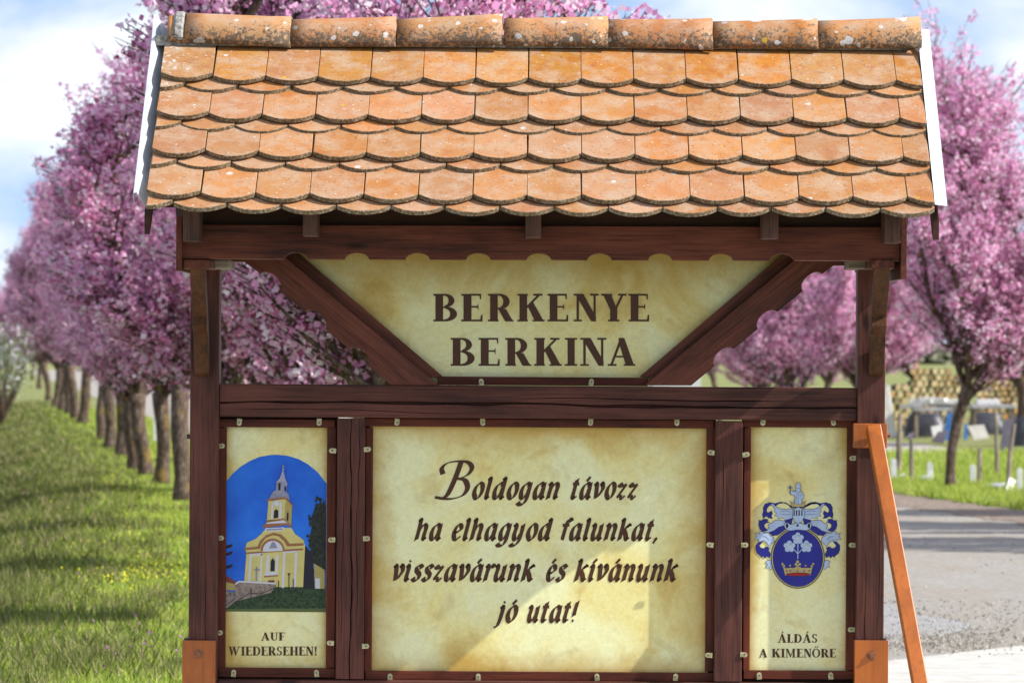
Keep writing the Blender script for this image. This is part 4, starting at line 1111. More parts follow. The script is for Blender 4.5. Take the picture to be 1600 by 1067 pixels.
cd([(318, 658), (334, 622), (344, 614), (354, 622), (370, 655)], GRY, 10, 'printed_relief')
cd([(326, 798), (328, 735), (340, 716), (354, 735), (352, 797)], DRK, 8, 'printed_window'); cd([(288, 826), (374, 820), (374, 828), (288, 836)], BRN, 8, 'printed_ledge')
cd([(311, 855), (350, 852), (352, 885), (312, 890)], ROOFP, 8, 'printed_door')
cd([(237, 768), (246, 768), (244, 855), (234, 855)], GRY, 8, 'printed_cross'); cd([(226, 785), (262, 785), (262, 793), (226, 793)], GRY, 9, 'printed_cross')
cd([(294, 532), (410, 526), (410, 548), (294, 554)], WHT, 7, 'printed_inscription'); cd([(302, 538), (402, 533), (402, 541), (302, 547)], GRY, 8, 'printed_inscription')
cd([(278, 520), (300, 500), (428, 494), (460, 515), (462, 526), (428, 514), (280, 530)], BRN, 8, 'printed_cornice')
cd([(302, 484), (410, 474), (456, 510), (456, 522), (428, 500), (302, 505)], WHT, 9, 'printed_band')
cd([(304, 488), (314, 365), (420, 352), (460, 395), (455, 515), (412, 480)], YEL, 9, 'printed_tower'); cd([(412, 480), (420, 360), (460, 398), (455, 516)], YELD, 10, 'printed_tower_side')
cd([(300, 489), (412, 472), (458, 516), (458, 524), (410, 482), (300, 498)], BRN, 11, 'printed_cornice')
for p in ([(328, 478), (334, 378), (346, 376), (342, 476)], [(378, 474), (384, 374), (398, 372), (394, 472)]): cd(p, WHT, 11, 'printed_pilaster')
cd([(346, 472), (350, 425), (362, 415), (375, 425), (374, 468)], DRK, 12, 'printed_window'); cd([(426, 482), (428, 440), (434, 430), (439, 445), (437, 490)], DRK, 12, 'printed_window')
cd(ell(364, 380, 18, 18, 0, 340, 16), WHT, 12, 'printed_clock')
cd([(304, 356), (330, 345), (420, 340), (468, 392), (466, 402), (418, 354), (345, 356), (306, 368)], BRN, 12, 'printed_cornice')
cd([(318, 352), (338, 312), (352, 300), (415, 302), (440, 325), (446, 360), (420, 342), (360, 344)], GRY, 13, 'printed_cupola')
cd([(360, 300), (362, 250), (410, 244), (428, 262), (424, 312), (408, 300)], GRY, 14, 'printed_lantern'); cd([(374, 298), (376, 256), (390, 254), (388, 298)], DRK, 15, 'printed_louvre'); cd([(412, 302), (413, 270), (424, 278), (422, 308)], DRK, 15, 'printed_louvre')
SL2 = flat('printed_spire', (0.38, 0.36, 0.46)); cd([(360, 250), (384, 225), (400, 180), (408, 180), (418, 228), (436, 268), (408, 244)], SL2, 15, 'printed_spire')
cd([(402, 180), (403, 138), (407, 138), (408, 180)], GRY, 16, 'printed_cross'); cd([(397, 148), (416, 148), (416, 153), (397, 153)], GRY, 17, 'printed_cross'); cd(ell(405, 168, 6, 7, 0, 330, 8), SL2, 17, 'printed_orb')
cd([(108, 968), (112, 870), (135, 858), (358, 868), (362, 890), (330, 930), (108, 985)], STN, 10, 'printed_stone_wall'); cd([(48, 1025), (50, 920), (104, 925), (108, 985), (60, 1024)], STN, 10, 'printed_steps')
cd([(108, 872), (132, 856), (360, 868), (360, 878), (135, 866), (112, 882)], WHT, 11, 'printed_coping')
for a, b in (((48, 1010), (110, 960)), ((110, 985), (190, 935)), ((190, 935), (250, 930)), ((250, 940), (362, 895)), ((48, 955), (85, 930))):
    cd([a, b, (b[0], b[1] + 5), (a[0], a[1] + 5)], DRK, 12, 'printed_railing')
for x, y0, y1 in ((440, 815, 910), (376, 855, 925), (467, 845, 905), (207, 900, 965)): cd([(x - 2, y1), (x - 2, y0), (x + 3, y0), (x + 3, y1)], DRK, 13, 'printed_lamp_post')
cd([(434, 822), (434, 810), (447, 810), (447, 822)], DRK, 14, 'printed_lamp')
for (x, y) in ((52, 640), (52, 685), (52, 765)): cd([(50, y), (88, y - 10), (95, y - 4), (80, y + 14), (50, y + 18)], DRK, 2, 'printed_twig')
hr = random.Random(4)
LG = flat('printed_leaf_green', (0.055, 0.10, 0.04), (0.02, 0.04, 0.015), 120)
for i in range(26):
    x, y = hr.uniform(170, 640), hr.uniform(915, 1005)
    if y < 990 - (x - 160) * .25: continue
    cd(ell(x, y, hr.uniform(14, 34), hr.uniform(4, 9), 0, 320, 8), LG, 3 + i % 5 * .3, 'printed_leaf')

# coat of arms
za = lambda x, y: (1160 + x / 5.083, 730 + y / 5.083)
NAVY = flat('printed_navy', (0.022, 0.026, 0.27), (0.018, 0.02, 0.22), 8); ICE = flat('printed_ice_blue', (0.45, 0.56, 0.74), (0.38, 0.48, 0.66), 30); GOLD = flat('printed_gold', (0.50, 0.41, 0.18), (0.38, 0.3, 0.12), 120)
LINE = flat('printed_outline', (0.025, 0.02, 0.05)); REDP = flat('printed_red', (0.32, 0.02, 0.02)); ICE2 = flat('printed_grey_blue', (0.26, 0.33, 0.50))
arms = decal('coat_of_arms', ell(440, 717, 214, 243, 0, 352, 44), LINE, PR, 8, za)
def ad(pts, m, ly, name='printed_shape', outline=0, par=None):
    if outline:
        cx = sum(p[0] for p in pts) / len(pts); cy = sum(p[1] for p in pts) / len(pts)
        n = len(pts); out = []
        area = sum(pts[i][0] * pts[(i + 1) % n][1] - pts[(i + 1) % n][0] * pts[i][1] for i in range(n))
        sg = 1 if area > 0 else -1
        for i in range(n):
            d = Vector(pts[(i + 1) % n]) - Vector(pts[i - 1])
            d = d.normalized() if d.length else Vector((1, 0))
            out.append((pts[i][0] + sg * d.y * outline, pts[i][1] - sg * d.x * outline))
        decal('printed_outline', out, LINE, arms, ly - .5, za)
    return decal(name, pts, m, arms, ly, za)
def sm(pts, n=5): return [tuple(p) for p in cat(pts, n, True)]
def both(pts, m, ly, name='mantling_leaf', outline=3.5):
    ad(pts, m, ly, name, outline); ad([(880 - x, y) for x, y in pts], m, ly + .1, name, outline)
# blue upper scrolls
both([(420, 320), (385, 320), (365, 295), (330, 280), (290, 285), (262, 305), (240, 295), (215, 300), (193, 325), (190, 350), (205, 362), (232, 345), (238, 365), (228, 385), (240, 405), (212, 400), (190, 385), (165, 402), (160, 375), (168, 345), (166, 320), (180, 292), (215, 280), (260, 288), (300, 276), (345, 282), (380, 305), (420, 310)], NAVY, 1)
both([(400, 330), (350, 335), (300, 330), (262, 310), (245, 290), (225, 290), (245, 308), (262, 335), (252, 350), (275, 362), (255, 385), (285, 388), (280, 402), (330, 398), (335, 418), (400, 400)], ICE, 3)
both([(400, 400), (350, 420), (315, 432), (290, 470), (250, 485), (225, 490), (215, 520), (240, 540), (280, 535), (300, 520), (340, 490), (390, 440)], NAVY, 2)
both([(340, 428), (300, 420), (275, 418), (252, 425), (240, 440), (208, 452), (205, 470), (218, 478), (200, 495), (170, 505), (150, 500), (200, 515), (250, 500), (290, 470), (330, 460)], ICE, 4)
both([(200, 500), (165, 505), (140, 490), (130, 455), (135, 430), (128, 420), (150, 425), (170, 410), (205, 415), (195, 428), (215, 432), (185, 440), (170, 455), (175, 478), (190, 490)], NAVY, 5)
both([(245, 555), (215, 540), (205, 520), (175, 525), (160, 508), (135, 512), (140, 530), (100, 522), (115, 545), (97, 572), (130, 570), (135, 590), (165, 578), (190, 590), (215, 628), (230, 600), (252, 590)], ICE, 6)
both([(165, 580), (130, 595), (108, 620), (108, 650), (120, 680), (145, 700), (150, 712), (165, 700), (180, 720), (190, 702), (215, 715), (222, 690), (205, 655), (215, 640), (190, 630), (170, 645), (145, 640), (132, 620), (150, 598)], NAVY, 5)
both([(225, 740), (200, 738), (185, 750), (200, 768), (188, 795), (210, 790), (225, 810), (242, 800)], ICE, 4)
for (x, y) in ((0, 0), ):
    both([(300, 345), (340, 340), (385, 350), (380, 356), (340, 348), (305, 352)], ICE2, 4.2, 'mantling_fold', 0)
    both([(285, 372), (330, 368), (385, 372), (385, 378), (330, 376)], ICE2, 4.2, 'mantling_fold', 0)
    both([(150, 545), (185, 545), (215, 575), (208, 580), (182, 556)], ICE2, 6.3, 'mantling_fold', 0)
# oval field with gold rim
ad(ell(440, 717, 208, 237, 0, 352, 44), GOLD, 9, 'oval_rim')
ad(ell(440, 717, 200, 229, 0, 352, 44), LINE, 9.6, 'oval_line')
ad(ell(440, 717, 197, 226, 0, 352, 44), NAVY, 10.2, 'oval_field')
# flowers
for (fx_, fy_) in ((440, 563), (373, 627), (508, 627)):
    for k in range(5):
        a = R(90 + 72 * k); x, y = fx_ + 28 * math.cos(a), fy_ - 28 * math.sin(a)
        ad(ell(x, y, 20, 20, 0, 330, 12), ICE, 11 + k * .35, 'flower_petal', 2.4)
    ad([(fx_ + (18 if k % 2 else 8) * math.cos(R(36 * k)), fy_ + (18 if k % 2 else 8) * math.sin(R(36 * k))) for k in range(10)], WHT, 13.4, 'flower_heart')
for a, b in (((440, 600), (440, 725)), ((405, 645), (440, 685)), ((475, 645), (440, 685))):
    d = (Vector(b) - Vector(a)).normalized(); nn = Vector((-d.y, d.x)) * 3
    ad([tuple(Vector(a) + nn), tuple(Vector(b) + nn), tuple(Vector(b) - nn), tuple(Vector(a) - nn)], ICE, 10.9 + (a[0] - 400) * .003, 'flower_stem')
# field crown
ad([(340, 855), (325, 800), (312, 770), (345, 800), (378, 795), (405, 798), (440, 780), (470, 798), (500, 795), (535, 798), (565, 770), (552, 805), (540, 855), (440, 862)], GOLD, 11, 'crown', 3)
ad(sm([(345, 848), (390, 838), (440, 835), (500, 838), (538, 846), (500, 858), (440, 860), (380, 858)], 3), REDP, 12, 'crown_lining', 3)
for x, y, r in ((318, 765, 9), (330, 780, 9), (378, 778, 7), (425, 768, 11), (437, 748, 12), (455, 768, 11), (440, 780, 9), (502, 778, 7), (562, 765, 9), (550, 782, 9)):
    ad(ell(x, y, r, r, 0, 320, 9), GOLD, 12.6 + (x % 7) * .05, 'crown_pearl', 2)
for x, m_ in ((352, REDP), (380, NAVY), (437, REDP), (490, NAVY), (530, REDP)): ad(ell(x, 820, 9, 5, 0, 320, 8), m_, 13.6, 'crown_gem')
# helmet
ad(sm([(375, 500), (340, 480), (335, 450), (355, 438), (385, 455), (440, 440), (500, 455), (525, 438), (547, 452), (540, 480), (505, 498), (440, 492)], 3), ICE, 14, 'helmet_collar', 3)
ad(ell(354, 462, 11, 20, 0, 330, 10), DRK, 15, 'collar_opening'); ad(ell(528, 462, 11, 20, 0, 330, 10), DRK, 15, 'collar_opening')
ad([(400, 395), (398, 340), (420, 328), (443, 316), (468, 328), (490, 342), (488, 395), (465, 432), (440, 440), (418, 432)], ICE, 15.5, 'helmet', 3)
for x in (410, 430, 450, 472): ad([(x - 5, 382), (x - 5, 340), (x + 5, 336), (x + 5, 384)], DRK, 16.4, 'visor_slit')
ad(ell(438, 460, 9, 10, 0, 330, 9), DRK, 16.6, 'collar_medal')
# small crown and bishop
ad([(392, 312), (388, 290), (375, 268), (400, 285), (415, 278), (440, 262), (465, 280), (480, 285), (505, 268), (494, 290), (490, 312)], GOLD, 17, 'crest_crown', 3)
ad([(415, 288), (420, 235), (412, 220), (395, 215), (372, 190), (385, 182), (405, 195), (425, 188), (458, 188), (482, 215), (488, 240), (470, 250), (468, 290)], ICE, 18, 'bishop_robe', 3)
ad(sm([(425, 165), (442, 160), (460, 166), (458, 185), (442, 195), (426, 184)], 3), ICE, 19, 'bishop_head', 2.5); ad([(424, 164), (426, 140), (443, 118), (460, 140), (462, 164)], ICE, 19.6, 'bishop_mitre', 2.5)
ad([(376, 215), (378, 150), (382, 150), (381, 215)], LINE, 19.9, 'staff'); ad([(366, 158), (394, 158), (394, 164), (366, 164)], LINE, 20.2, 'staff')
for x, y in ((380, 148), (368, 161), (392, 161)): ad(ell(x, y, 6, 6, 0, 320, 8), ICE2, 20.6, 'staff_finial', 1.5)
for p in ([(440, 200), (446, 200), (444, 288), (438, 288)], [(455, 205), (470, 225), (466, 230), (452, 212)], [(425, 200), (430, 200), (428, 285), (424, 285)]): ad(p, ICE2, 19.2, 'robe_fold')

# ------------------------------------------------------------------ trees
def build_tree(seed, H, RAD, fork=1.25, lean=(0, 0), nbl=62000, size=(.020, .050), open_=0.0, tr=.104, low=.62):
    q = random.Random(seed); nr = np.random.default_rng(seed)
    wood_ = MB(); tw = []
    bumps = [(q.uniform(0, 6.28), q.uniform(0, 6.28), q.randint(2, 5), q.uniform(1.5, 4)) for _ in range(4)]
    def env(p):                       # ragged crown outline
        z = p.z; t = (z - fork) / (H - fork)
        if t < -.06 or t > 1: return 0
        a = math.atan2(p.y, p.x)
        k = 1 + sum(.09 * math.sin(f * a + c) * math.sin(g * t * 3 + d) for c, d, f, g in bumps)
        prof = low + (1 - low) * min(1, t / .25) if t < .25 else (1 - ((t - .25) / .78) ** 1.8)
        return RAD * max(0, prof) * k
    def branch(p, d, L, r, lvl):
        n = max(3, int(L / .16)); pts = [p.copy()]; rs = [r]; cur = p.copy(); dd = d.copy()
        tol = q.uniform(.85, 1.15) if lvl else 1.0
        for i in range(n):
            up = (.035 if lvl == 0 else .10) 
            dd = (dd + Vector((q.gauss(0, .13), q.gauss(0, .13), up + q.gauss(0, .05)))).normalized()
            cur = cur + dd * (L / n)
            rr = math.hypot(cur.x, cur.y); e = env(cur) * tol
            if rr > e:
                if lvl == 0:
                    dd = (dd - Vector((cur.x, cur.y, 0)).normalized() * .5 + Vector((0, 0, .3))).normalized()
                elif i > 1: break
            if cur.z > H + .15 * tol: break
            pts.append(cur.copy()); rs.append(max(.002, r * (1 - .75 * (i + 1) / n)))
        if len(pts) < 2: return
        wood_.tube(pts, rs, 6 if lvl == 0 else (4 if lvl == 1 else 3), cap=False)
        if lvl >= 1: tw.append((pts, lvl))
        elif len(pts) > 6: tw.append((pts[len(pts) // 2:], 1))
        if lvl < 3:
            m = {0: int(L / .115), 1: int(L / .12), 2: 2}[lvl]
            for k in range(m):
                t = (.02 if lvl == 0 else .15) + .86 * (k + q.random()) / m
                j = min(len(pts) - 2, int(t * (len(pts) - 1)))
                b = pts[j].lerp(pts[j + 1], q.random())
                a = q.uniform(0, 2 * PI); out = Vector((math.cos(a), math.sin(a), 0)) * q.uniform(.4, 1.1)
                radial = Vector((b.x, b.y, 0)); radial = radial.normalized() if radial.length > .05 else Vector((0, 0, 0))
                nd = ((pts[j + 1] - pts[j]).normalized() * .5 + out * .6 + radial * .35 + Vector((0, 0, q.uniform(-.15, .35)))).normalized()
                LL = {0: q.uniform(.6, 1.25) * (1.15 - .5 * t), 1: q.uniform(.25, .6), 2: q.uniform(.12, .3)}[lvl]
                branch(b, nd, LL, max(.004, rs[j] * (.5 if lvl == 0 else .5)), lvl + 1)
    tp = []; rs = []
    for i in range(9):
        t = i / 8
        tp.append(Vector((lean[0] * t ** 1.3 + .025 * math.sin(t * 6 + seed), lean[1] * t + .025 * math.cos(t * 5 + seed), -.06 + (fork + .1) * t)))
        rs.append(tr * (1.45 - 1.6 * t) if t < .25 else tr * (1.05 + .06 * math.sin(t * 9 + seed) + max(0, t - .75) * .9))
    wood_.tube(tp, rs, 12)
    top = tp[-1]; nl = q.randint(6, 8)
    for k in range(nl):
        a = 2 * PI * k / nl + q.uniform(-.3, .3); ti = q.uniform(.3, .75) + open_
        d = Vector((math.cos(a) * ti, math.sin(a) * ti, 1)).normalized()
        branch(top - Vector((0, 0, q.uniform(.03, .25))), d, (H - fork) * q.uniform(.75, 1.0) / max(.75, d.z), tr * q.uniform(.42, .62), 0)
    branch(top.copy(), Vector((.05, 0, 1)), (H - fork) * .97, tr * .5, 0)
    seg, wgt = [], []
    for pts, lvl in tw:
        dens = q.uniform(.5, 1.6)
        for i in range(len(pts) - 1):
            seg.append((pts[i], pts[i + 1])); wgt.append((pts[i + 1] - pts[i]).length * (.4 if lvl == 1 else 1.0) * dens)
    A = np.array([tuple(s[0]) for s in seg]); B = np.array([tuple(s[1]) for s in seg]); W = np.array(wgt); W /= W.sum()
    # blossoms sit in small bunches
    nb = nbl // 4
    idx = nr.choice(len(A), nb, p=W); t = nr.random((nb, 1))
    C = A[idx] * (1 - t) + B[idx] * t + nr.normal(0, .02, (nb, 3))
    C = np.repeat(C, 4, 0) + nr.normal(0, .026, (nb * 4, 3)); nbl = nb * 4
    u = nr.normal(size=(nbl, 3)); u /= np.linalg.norm(u, axis=1, keepdims=True)
    w = nr.normal(size=(nbl, 3)); w = np.cross(u, w); w /= np.linalg.norm(w, axis=1, keepdims=True)
    s = nr.uniform(size[0], size[1], (nbl, 1)) * .5
    asp = nr.uniform(.7, 1.1, (nbl, 1))
    Vv = np.stack([C - u * s - w * s * asp * .6, C + u * s * .9 - w * s * asp, C + u * s + w * s * asp * .8, C - u * s * .7 + w * s * asp], 1).reshape(-1, 3)
    return wood_.mesh('trunk', BARK, True), quads('crown', Vv, nbl, BLOSSOM)
def quads(name, Vv, n, material, k=4):
    me = bpy.data.meshes.new(name)
    me.vertices.add(n * k); me.vertices.foreach_set('co', Vv.astype(np.float32).ravel())
    me.loops.add(n * k); me.loops.foreach_set('vertex_index', np.arange(n * k, dtype=np.int32))
    me.polygons.add(n); me.polygons.foreach_set('loop_start', np.arange(0, n * k, k, dtype=np.int32))
    me.polygons.foreach_set('loop_total', np.full(n, k, dtype=np.int32))
    me.materials.append(material); me.update(calc_edges=True); me.validate()
    return me
variants = [build_tree(1, 6.1, 1.15), build_tree(2, 5.9, 1.1, 1.3, (.15, .05)), build_tree(3, 6.3, 1.2, 1.15, (-.12, .1)), build_tree(4, 5.8, 1.15, 1.2, (.1, -.1))]
wide = [build_tree(21, 5.7, 1.12, 1.2, (.19, 0), 56000, (.022, .048), .05, .056, 1.0), build_tree(22, 5.6, 1.9, .92, (-.1, 0), 74000, (.022, .052), .35, .09, 1.0)]
ORD = ['first', 'second', 'third', 'fourth', 'fifth', 'sixth', 'seventh', 'eighth', 'ninth', 'tenth', 'eleventh', 'twelfth', 'thirteenth', 'fourteenth', 'fifteenth', 'sixteenth', 'seventeenth', 'eighteenth', 'nineteenth', 'twentieth']
tcount = 0
def tree(pos, v, label, group, rz=None, sc=1.0, szx=1.0):
    global tcount
    tcount += 1
    e = empty('plum_tree', (pos[0], pos[1], ground_z(pos[0], pos[1])), rnd.uniform(0, 6.28) if rz is None else rz)
    e.scale = (sc * szx, sc * szx, sc)
    tag(e, label, 'tree', group)
    a = link('trunk', v[0], e); b = link('crown', v[1], e)
    return e
GL = 'pink plum trees in the row left of the road'
left = [(283, 785), (253, 757), (226, 744), (208, 735), (192, 713), (171, 702), (158, 688), (128, 662), (117, 655), (107, 647), (97, 642), (87, 636), (76, 625), (62, 607), (50, 594), (40, 585), (30, 577)]
nm = 0
for i, (px, py) in enumerate(left):
    p = G(px, py); sc = rnd.uniform(.83, .88) if i < 7 else rnd.uniform(.92, 1.02)
    if i == 0: sc = .92
    tree(p, variants[(i * 3 + 1) % 4], 'pink blossoming plum tree in the left row, %s trunk left of the sign post' % ORD[i], GL, None, sc, .92 if i < 2 else 1)
def at(px, yc): return Vector(((px - 850) * yc / F, yc - CAM_D, 0))
tree(at(628, 28.5), variants[1], 'pink plum tree close behind the sign, its top showing over the ridge middle', GL, 2.1, .97, .98)
tree(at(470, 36), variants[3], 'pink plum tree with forked trunk seen through the opening left of the title panel', GL, .5, .90, 1.22)
tree(at(362, 44), variants[0], 'pink plum tree behind the left post, blossom showing beside the left bracket', GL, 4.0, .90, 1.2)
tree(at(415, 56), variants[2], 'pink plum tree on the verge, seen farther back through the left opening', GL, 1.0, .84, 1.25)
for k, (px, yc) in enumerate(((12, 360), (2, 420), (-14, 500), (-40, 330), (-60, 240))):
    tree(at(px, yc), variants[k % 4], 'distant pink plum tree at the far left end of the row, %s toward the horizon' % ORD[k], GL, None, 1.25)
GR = 'pink plum trees on the right side of the road'
tree(G(1482, 768), wide[0], 'slender leaning plum tree with lichened trunk right of the sign', GR, 0.0, 1.0)
tree(at(1238, 84), wide[1], 'pink plum tree forking low, seen through the opening right of the title panel', GR, 1.0, .98)
tree(at(1125, 104), wide[0], 'pink plum tree just right of the right brace foot, seen through the opening', GR, 2.3, .95)
tree(at(1188, 97), wide[1], 'pink plum tree between the two low-forking ones behind the right opening', GR, 2.0, .8)
tree(at(1290, 125), wide[1], 'pink plum tree farthest back behind the right opening', GR, 3.1, .9)
tree(at(1345, 92), wide[1], 'pink plum tree behind the right post and bracket', GR, 4.0, 1.0)
tree(at(1600, 84), wide[1], 'pink plum tree behind the leaning one at the right picture edge', GR, 5.2, 1.27, .85)
tree(at(1440, 112), wide[0], 'pink plum tree above the log stack, right of the strut', GR, 3.0, .92)
tree(Vector((6.7, 44 - CAM_D, 0)), wide[1], 'plum tree beyond the right picture edge, shading the road', GR, .6, 1.0, .85)
tree(Vector((7.6, 40.0 - CAM_D, 0)), wide[1], 'plum tree beyond the right picture edge, nearest to the sign', GR, 2.6, 1.0, .9)
tree(Vector((8.3, 47.5 - CAM_D, 0)), wide[0], 'unseen plum tree added for road shade, beyond the right picture edge', GR, 1.6, 1.0)  # out-of-view tree, added to deepen the shadow across the road

# white-flowering shrub at the left edge
def shrub(name, pos, rx, rz, n, material, label, cat_, size=.05, seed=1, kind=None, stems=True):
    nr = np.random.default_rng(seed); q = random.Random(seed)
    e = empty(name, pos); tag(e, label, cat_)
    mb = MB(); tips = []
    for k in range(26):
        a = q.uniform(0, 2 * PI); t = q.uniform(.1, .8)
        top = Vector((math.cos(a) * rx * t, math.sin(a) * rx * t, rz * q.uniform(.6, 1.0)))
        mid = top * .5 + Vector((math.cos(a), math.sin(a), 0)) * .1
        mb.tube([(0, 0, 0), mid, top], [.03, .018, .006], 4); tips.append((mid, top))
    mb.obj('stems', BARK, e)
    A = np.array([tuple(t[0]) for t in tips]); B = np.array([tuple(t[1]) for t in tips])
    i = nr.integers(0, len(A), n); t = nr.random((n, 1)) ** .7
    C = A[i] * (1 - t) + B[i] * t + nr.normal(0, .13, (n, 3)) * [rx / .8, rx / .8, 1]
    C = C[C[:, 2] > .05]; n = len(C)
    u = nr.normal(size=(n, 3)); u /= np.linalg.norm(u, axis=1, keepdims=True)
    w = np.cross(u, nr.normal(size=(n, 3))); w /= np.linalg.norm(w, axis=1, keepdims=True); s = nr.uniform(size * .5, size, (n, 1)) * .5
    Vv = np.stack([C - u * s - w * s, C + u * s - w * s, C + u * s + w * s, C - u * s + w * s], 1).reshape(-1, 3)
    link('crown', quads('crown', Vv, n, material), e)
    return e
p = at(2, 120); p.z = ground_z(p.x, p.y); shrub('blossom_shrub', p, 1.0, 2.6, 1700, WHITEB, 'pale white-flowering shrub on the bank at the left edge', 'shrub', .06, 3)

# ------------------------------------------------------------------ grass
def blades(name, region, n, material, h=(.05, .13), w=.006, seed=1, label='', clump=.0, cat_=None):
    nr = np.random.default_rng(seed)
    P = region(nr, n); n = len(P)
    a = nr.uniform(0, 2 * PI, n); hh = nr.uniform(h[0], h[1], n)
    dist = (P[:, 1] + CAM_D)
    ww = w * np.clip(dist / 30, 1, 3.5)
    dx, dy = np.cos(a) * ww, np.sin(a) * ww
    lx, ly = nr.normal(0, .45, n) * hh, nr.normal(0, .45, n) * hh
    b = P
    Vv = np.stack([np.stack([b[:, 0] - dx, b[:, 1] - dy, b[:, 2]], 1), np.stack([b[:, 0] + dx, b[:, 1] + dy, b[:, 2]], 1), np.stack([b[:, 0] + lx, b[:, 1] + ly, b[:, 2] + hh], 1)], 1).reshape(-1, 3)
    o = link(name, quads(name, Vv, n, material, 3))
    tag(o, label, cat_, kind='stuff')
    return o
gz = np.vectorize(ground_z)
def reg_left(lo, hi, y0, y1, side):
    def f(nr, n):
        t = nr.random(n); yc = 1 / (1 / y0 + (1 / y1 - 1 / y0) * t)       # denser near
        rx = -3.84 - .112 * (yc - 52.4)
        bx = np.where(yc < 60, -3.1 - .071 * (yc - 30), rx - .54)
        if side == 0:
            x = bx - .1 + nr.random(n) * ((-1.8 - .115 * (yc - 52)) - bx + .1)
            ex = nr.random(n) < .05; x = np.where(ex, bx + .2 - nr.random(n) ** 1.3 * 4.5, x)
        else: x = bx + .55 - nr.random(n) ** .85 * 5 + .25 * np.sin(yc * 1.3)
        P = np.stack([x, yc - CAM_D, gz(x, yc - CAM_D)], 1)
        # keep clumps
        k = np.sin(x * 3.1 + yc * 1.7) + np.sin(x * 7.3 - yc * 3.3) + nr.normal(0, .9, n)
        px = x * F / yc + 850
        return P[(k > -1.1) & (px > -500) & (px < 1200)]
    return f
blades('grass', reg_left(0, 0, 20, 140, 0), 230000, GRASSB, (.018, .058), .0060, 5, 'short green grass of the verge under the left tree row', cat_='grass')
def reg_tuft(nr, n):
    c = [G(nr.uniform(-60, 300), nr.uniform(690, 1060)) for _ in range(70)]
    P = []
    for g in c:
        k = n // 70; r = nr.uniform(.05, .16)
        P.append(np.stack([g.x + nr.normal(0, r, k), g.y + nr.normal(0, r * 3.5, k), np.zeros(k)], 1))
    P = np.concatenate(P); P[:, 2] = gz(P[:, 0], P[:, 1]); return P
blades('dry_grass', reg_tuft, 10000, DRY_SHADEB, (.03, .10), .006, 15, 'withered brownish tufts scattered through the green verge', cat_='grass')
blades('bank_grass', reg_left(0, 0, 20, 160, 1), 170000, DRY_SHADEB, (.03, .12), .006, 6, 'rough yellowish grass on the ditch bank left of the trees', cat_='grass')
def reg_right(nr, n):
    yc = nr.uniform(50, 78, n); x0 = np.where(yc < 60, 4.45 - .16 * (yc - 52), 3.1 - .115 * (yc - 60)); x = x0 + nr.random(n) ** 1.5 * 9
    P = np.stack([x, yc - CAM_D, np.zeros(n)], 1)
    k = nr.random(n)
    return P[(k < np.clip(1.5 - (yc - 50) / 22, .1, 1))]
blades('grass', reg_right, 110000, GRASSB, (.04, .15), .0055, 7, 'green grass at the edge of the road by the leaning tree', cat_='grass')
def flowers(name, spots, n, material, label, seed, size=.012, hz=.09):
    nr = np.random.default_rng(seed); C = []
    for (px, py, sx, sy) in spots:
        k = n // len(spots)
        x = nr.normal(px, sx, k); y = nr.normal(py, sy, k)
        for a, b in zip(x, y):
            if b < 640: continue
            g = G(a, b); C.append((g.x, g.y, max(ground_z(g.x, g.y), -.3) + nr.uniform(.04, hz)))
    C = np.array(C); n = len(C)
    u = nr.normal(size=(n, 3)) * [1, 1, .3]; u /= np.linalg.norm(u, axis=1, keepdims=True); w = np.cross(u, nr.normal(size=(n, 3))); w /= np.linalg.norm(w, axis=1, keepdims=True); s = nr.uniform(size * .6, size, (n, 1))
    Vv = np.stack([C - u * s - w * s, C + u * s - w * s, C + u * s + w * s, C - u * s + w * s], 1).reshape(-1, 3)
    tag(link(name, quads(name, Vv, n, material)), label, 'flowers', kind='stuff')
flowers('yellow_flowers', [(200, 910, 40, 12), (240, 898, 30, 8), (180, 765, 30, 7), (260, 715, 20, 10), (120, 840, 60, 50), (240, 830, 40, 40)], 800, YELLOWF, 'small yellow flowers scattered in the left verge', 4, .0075)
flowers('purple_flowers', [(150, 920, 80, 50), (200, 1030, 60, 30), (1420, 775, 30, 4), (1570, 790, 15, 4)], 90, PURPLEF, 'tiny purple flowers and fallen petals in the grass', 8, .009)

nr = np.random.default_rng(12)
C = []
for _ in range(3600):
    k = nr.random()
    if k < .35: g = G(nr.normal(1450, 70), nr.normal(1004, 10))
    elif k < .55: g = G(nr.uniform(1370, 1640), nr.uniform(940, 1012))
    elif k < .8: yc = nr.uniform(24, 58); g = Vector((redge(yc) - .3 + nr.normal(0, .35), yc - CAM_D, 0))
    else: yc = nr.uniform(26, 58); g = Vector((nr.uniform(1.2, redge(yc)), yc - CAM_D, 0))
    C.append((g.x, g.y, .018))
C = np.array(C); n_ = len(C); r_ = nr.uniform(.004, .012, n_) * np.where(nr.random(n_) < .08, 1.7, 1)
T = np.array([(1, 0, -.4), (-.5, .87, -.4), (-.5, -.87, -.4), (0, 0, .7)])
idxs = [(0, 1, 3), (1, 2, 3), (2, 0, 3)]
Vv = np.concatenate([np.stack([C + T[a] * r_[:, None] * nr.uniform(.8, 1.2, (n_, 1)) for a in f], 1) for f in idxs], 0).reshape(-1, 3)
GRIT = leafy('road_grit', [(0.0, (0.10, 0.09, 0.08)), (0.6, (0.24, 0.22, 0.19)), (1.0, (0.42, 0.39, 0.35))], 0.0)
tag(link('gravel', quads('gravel', Vv, n_ * 3, GRIT, 3)), 'loose grit and small stones lying on the road at the lower right', 'gravel', kind='stuff')

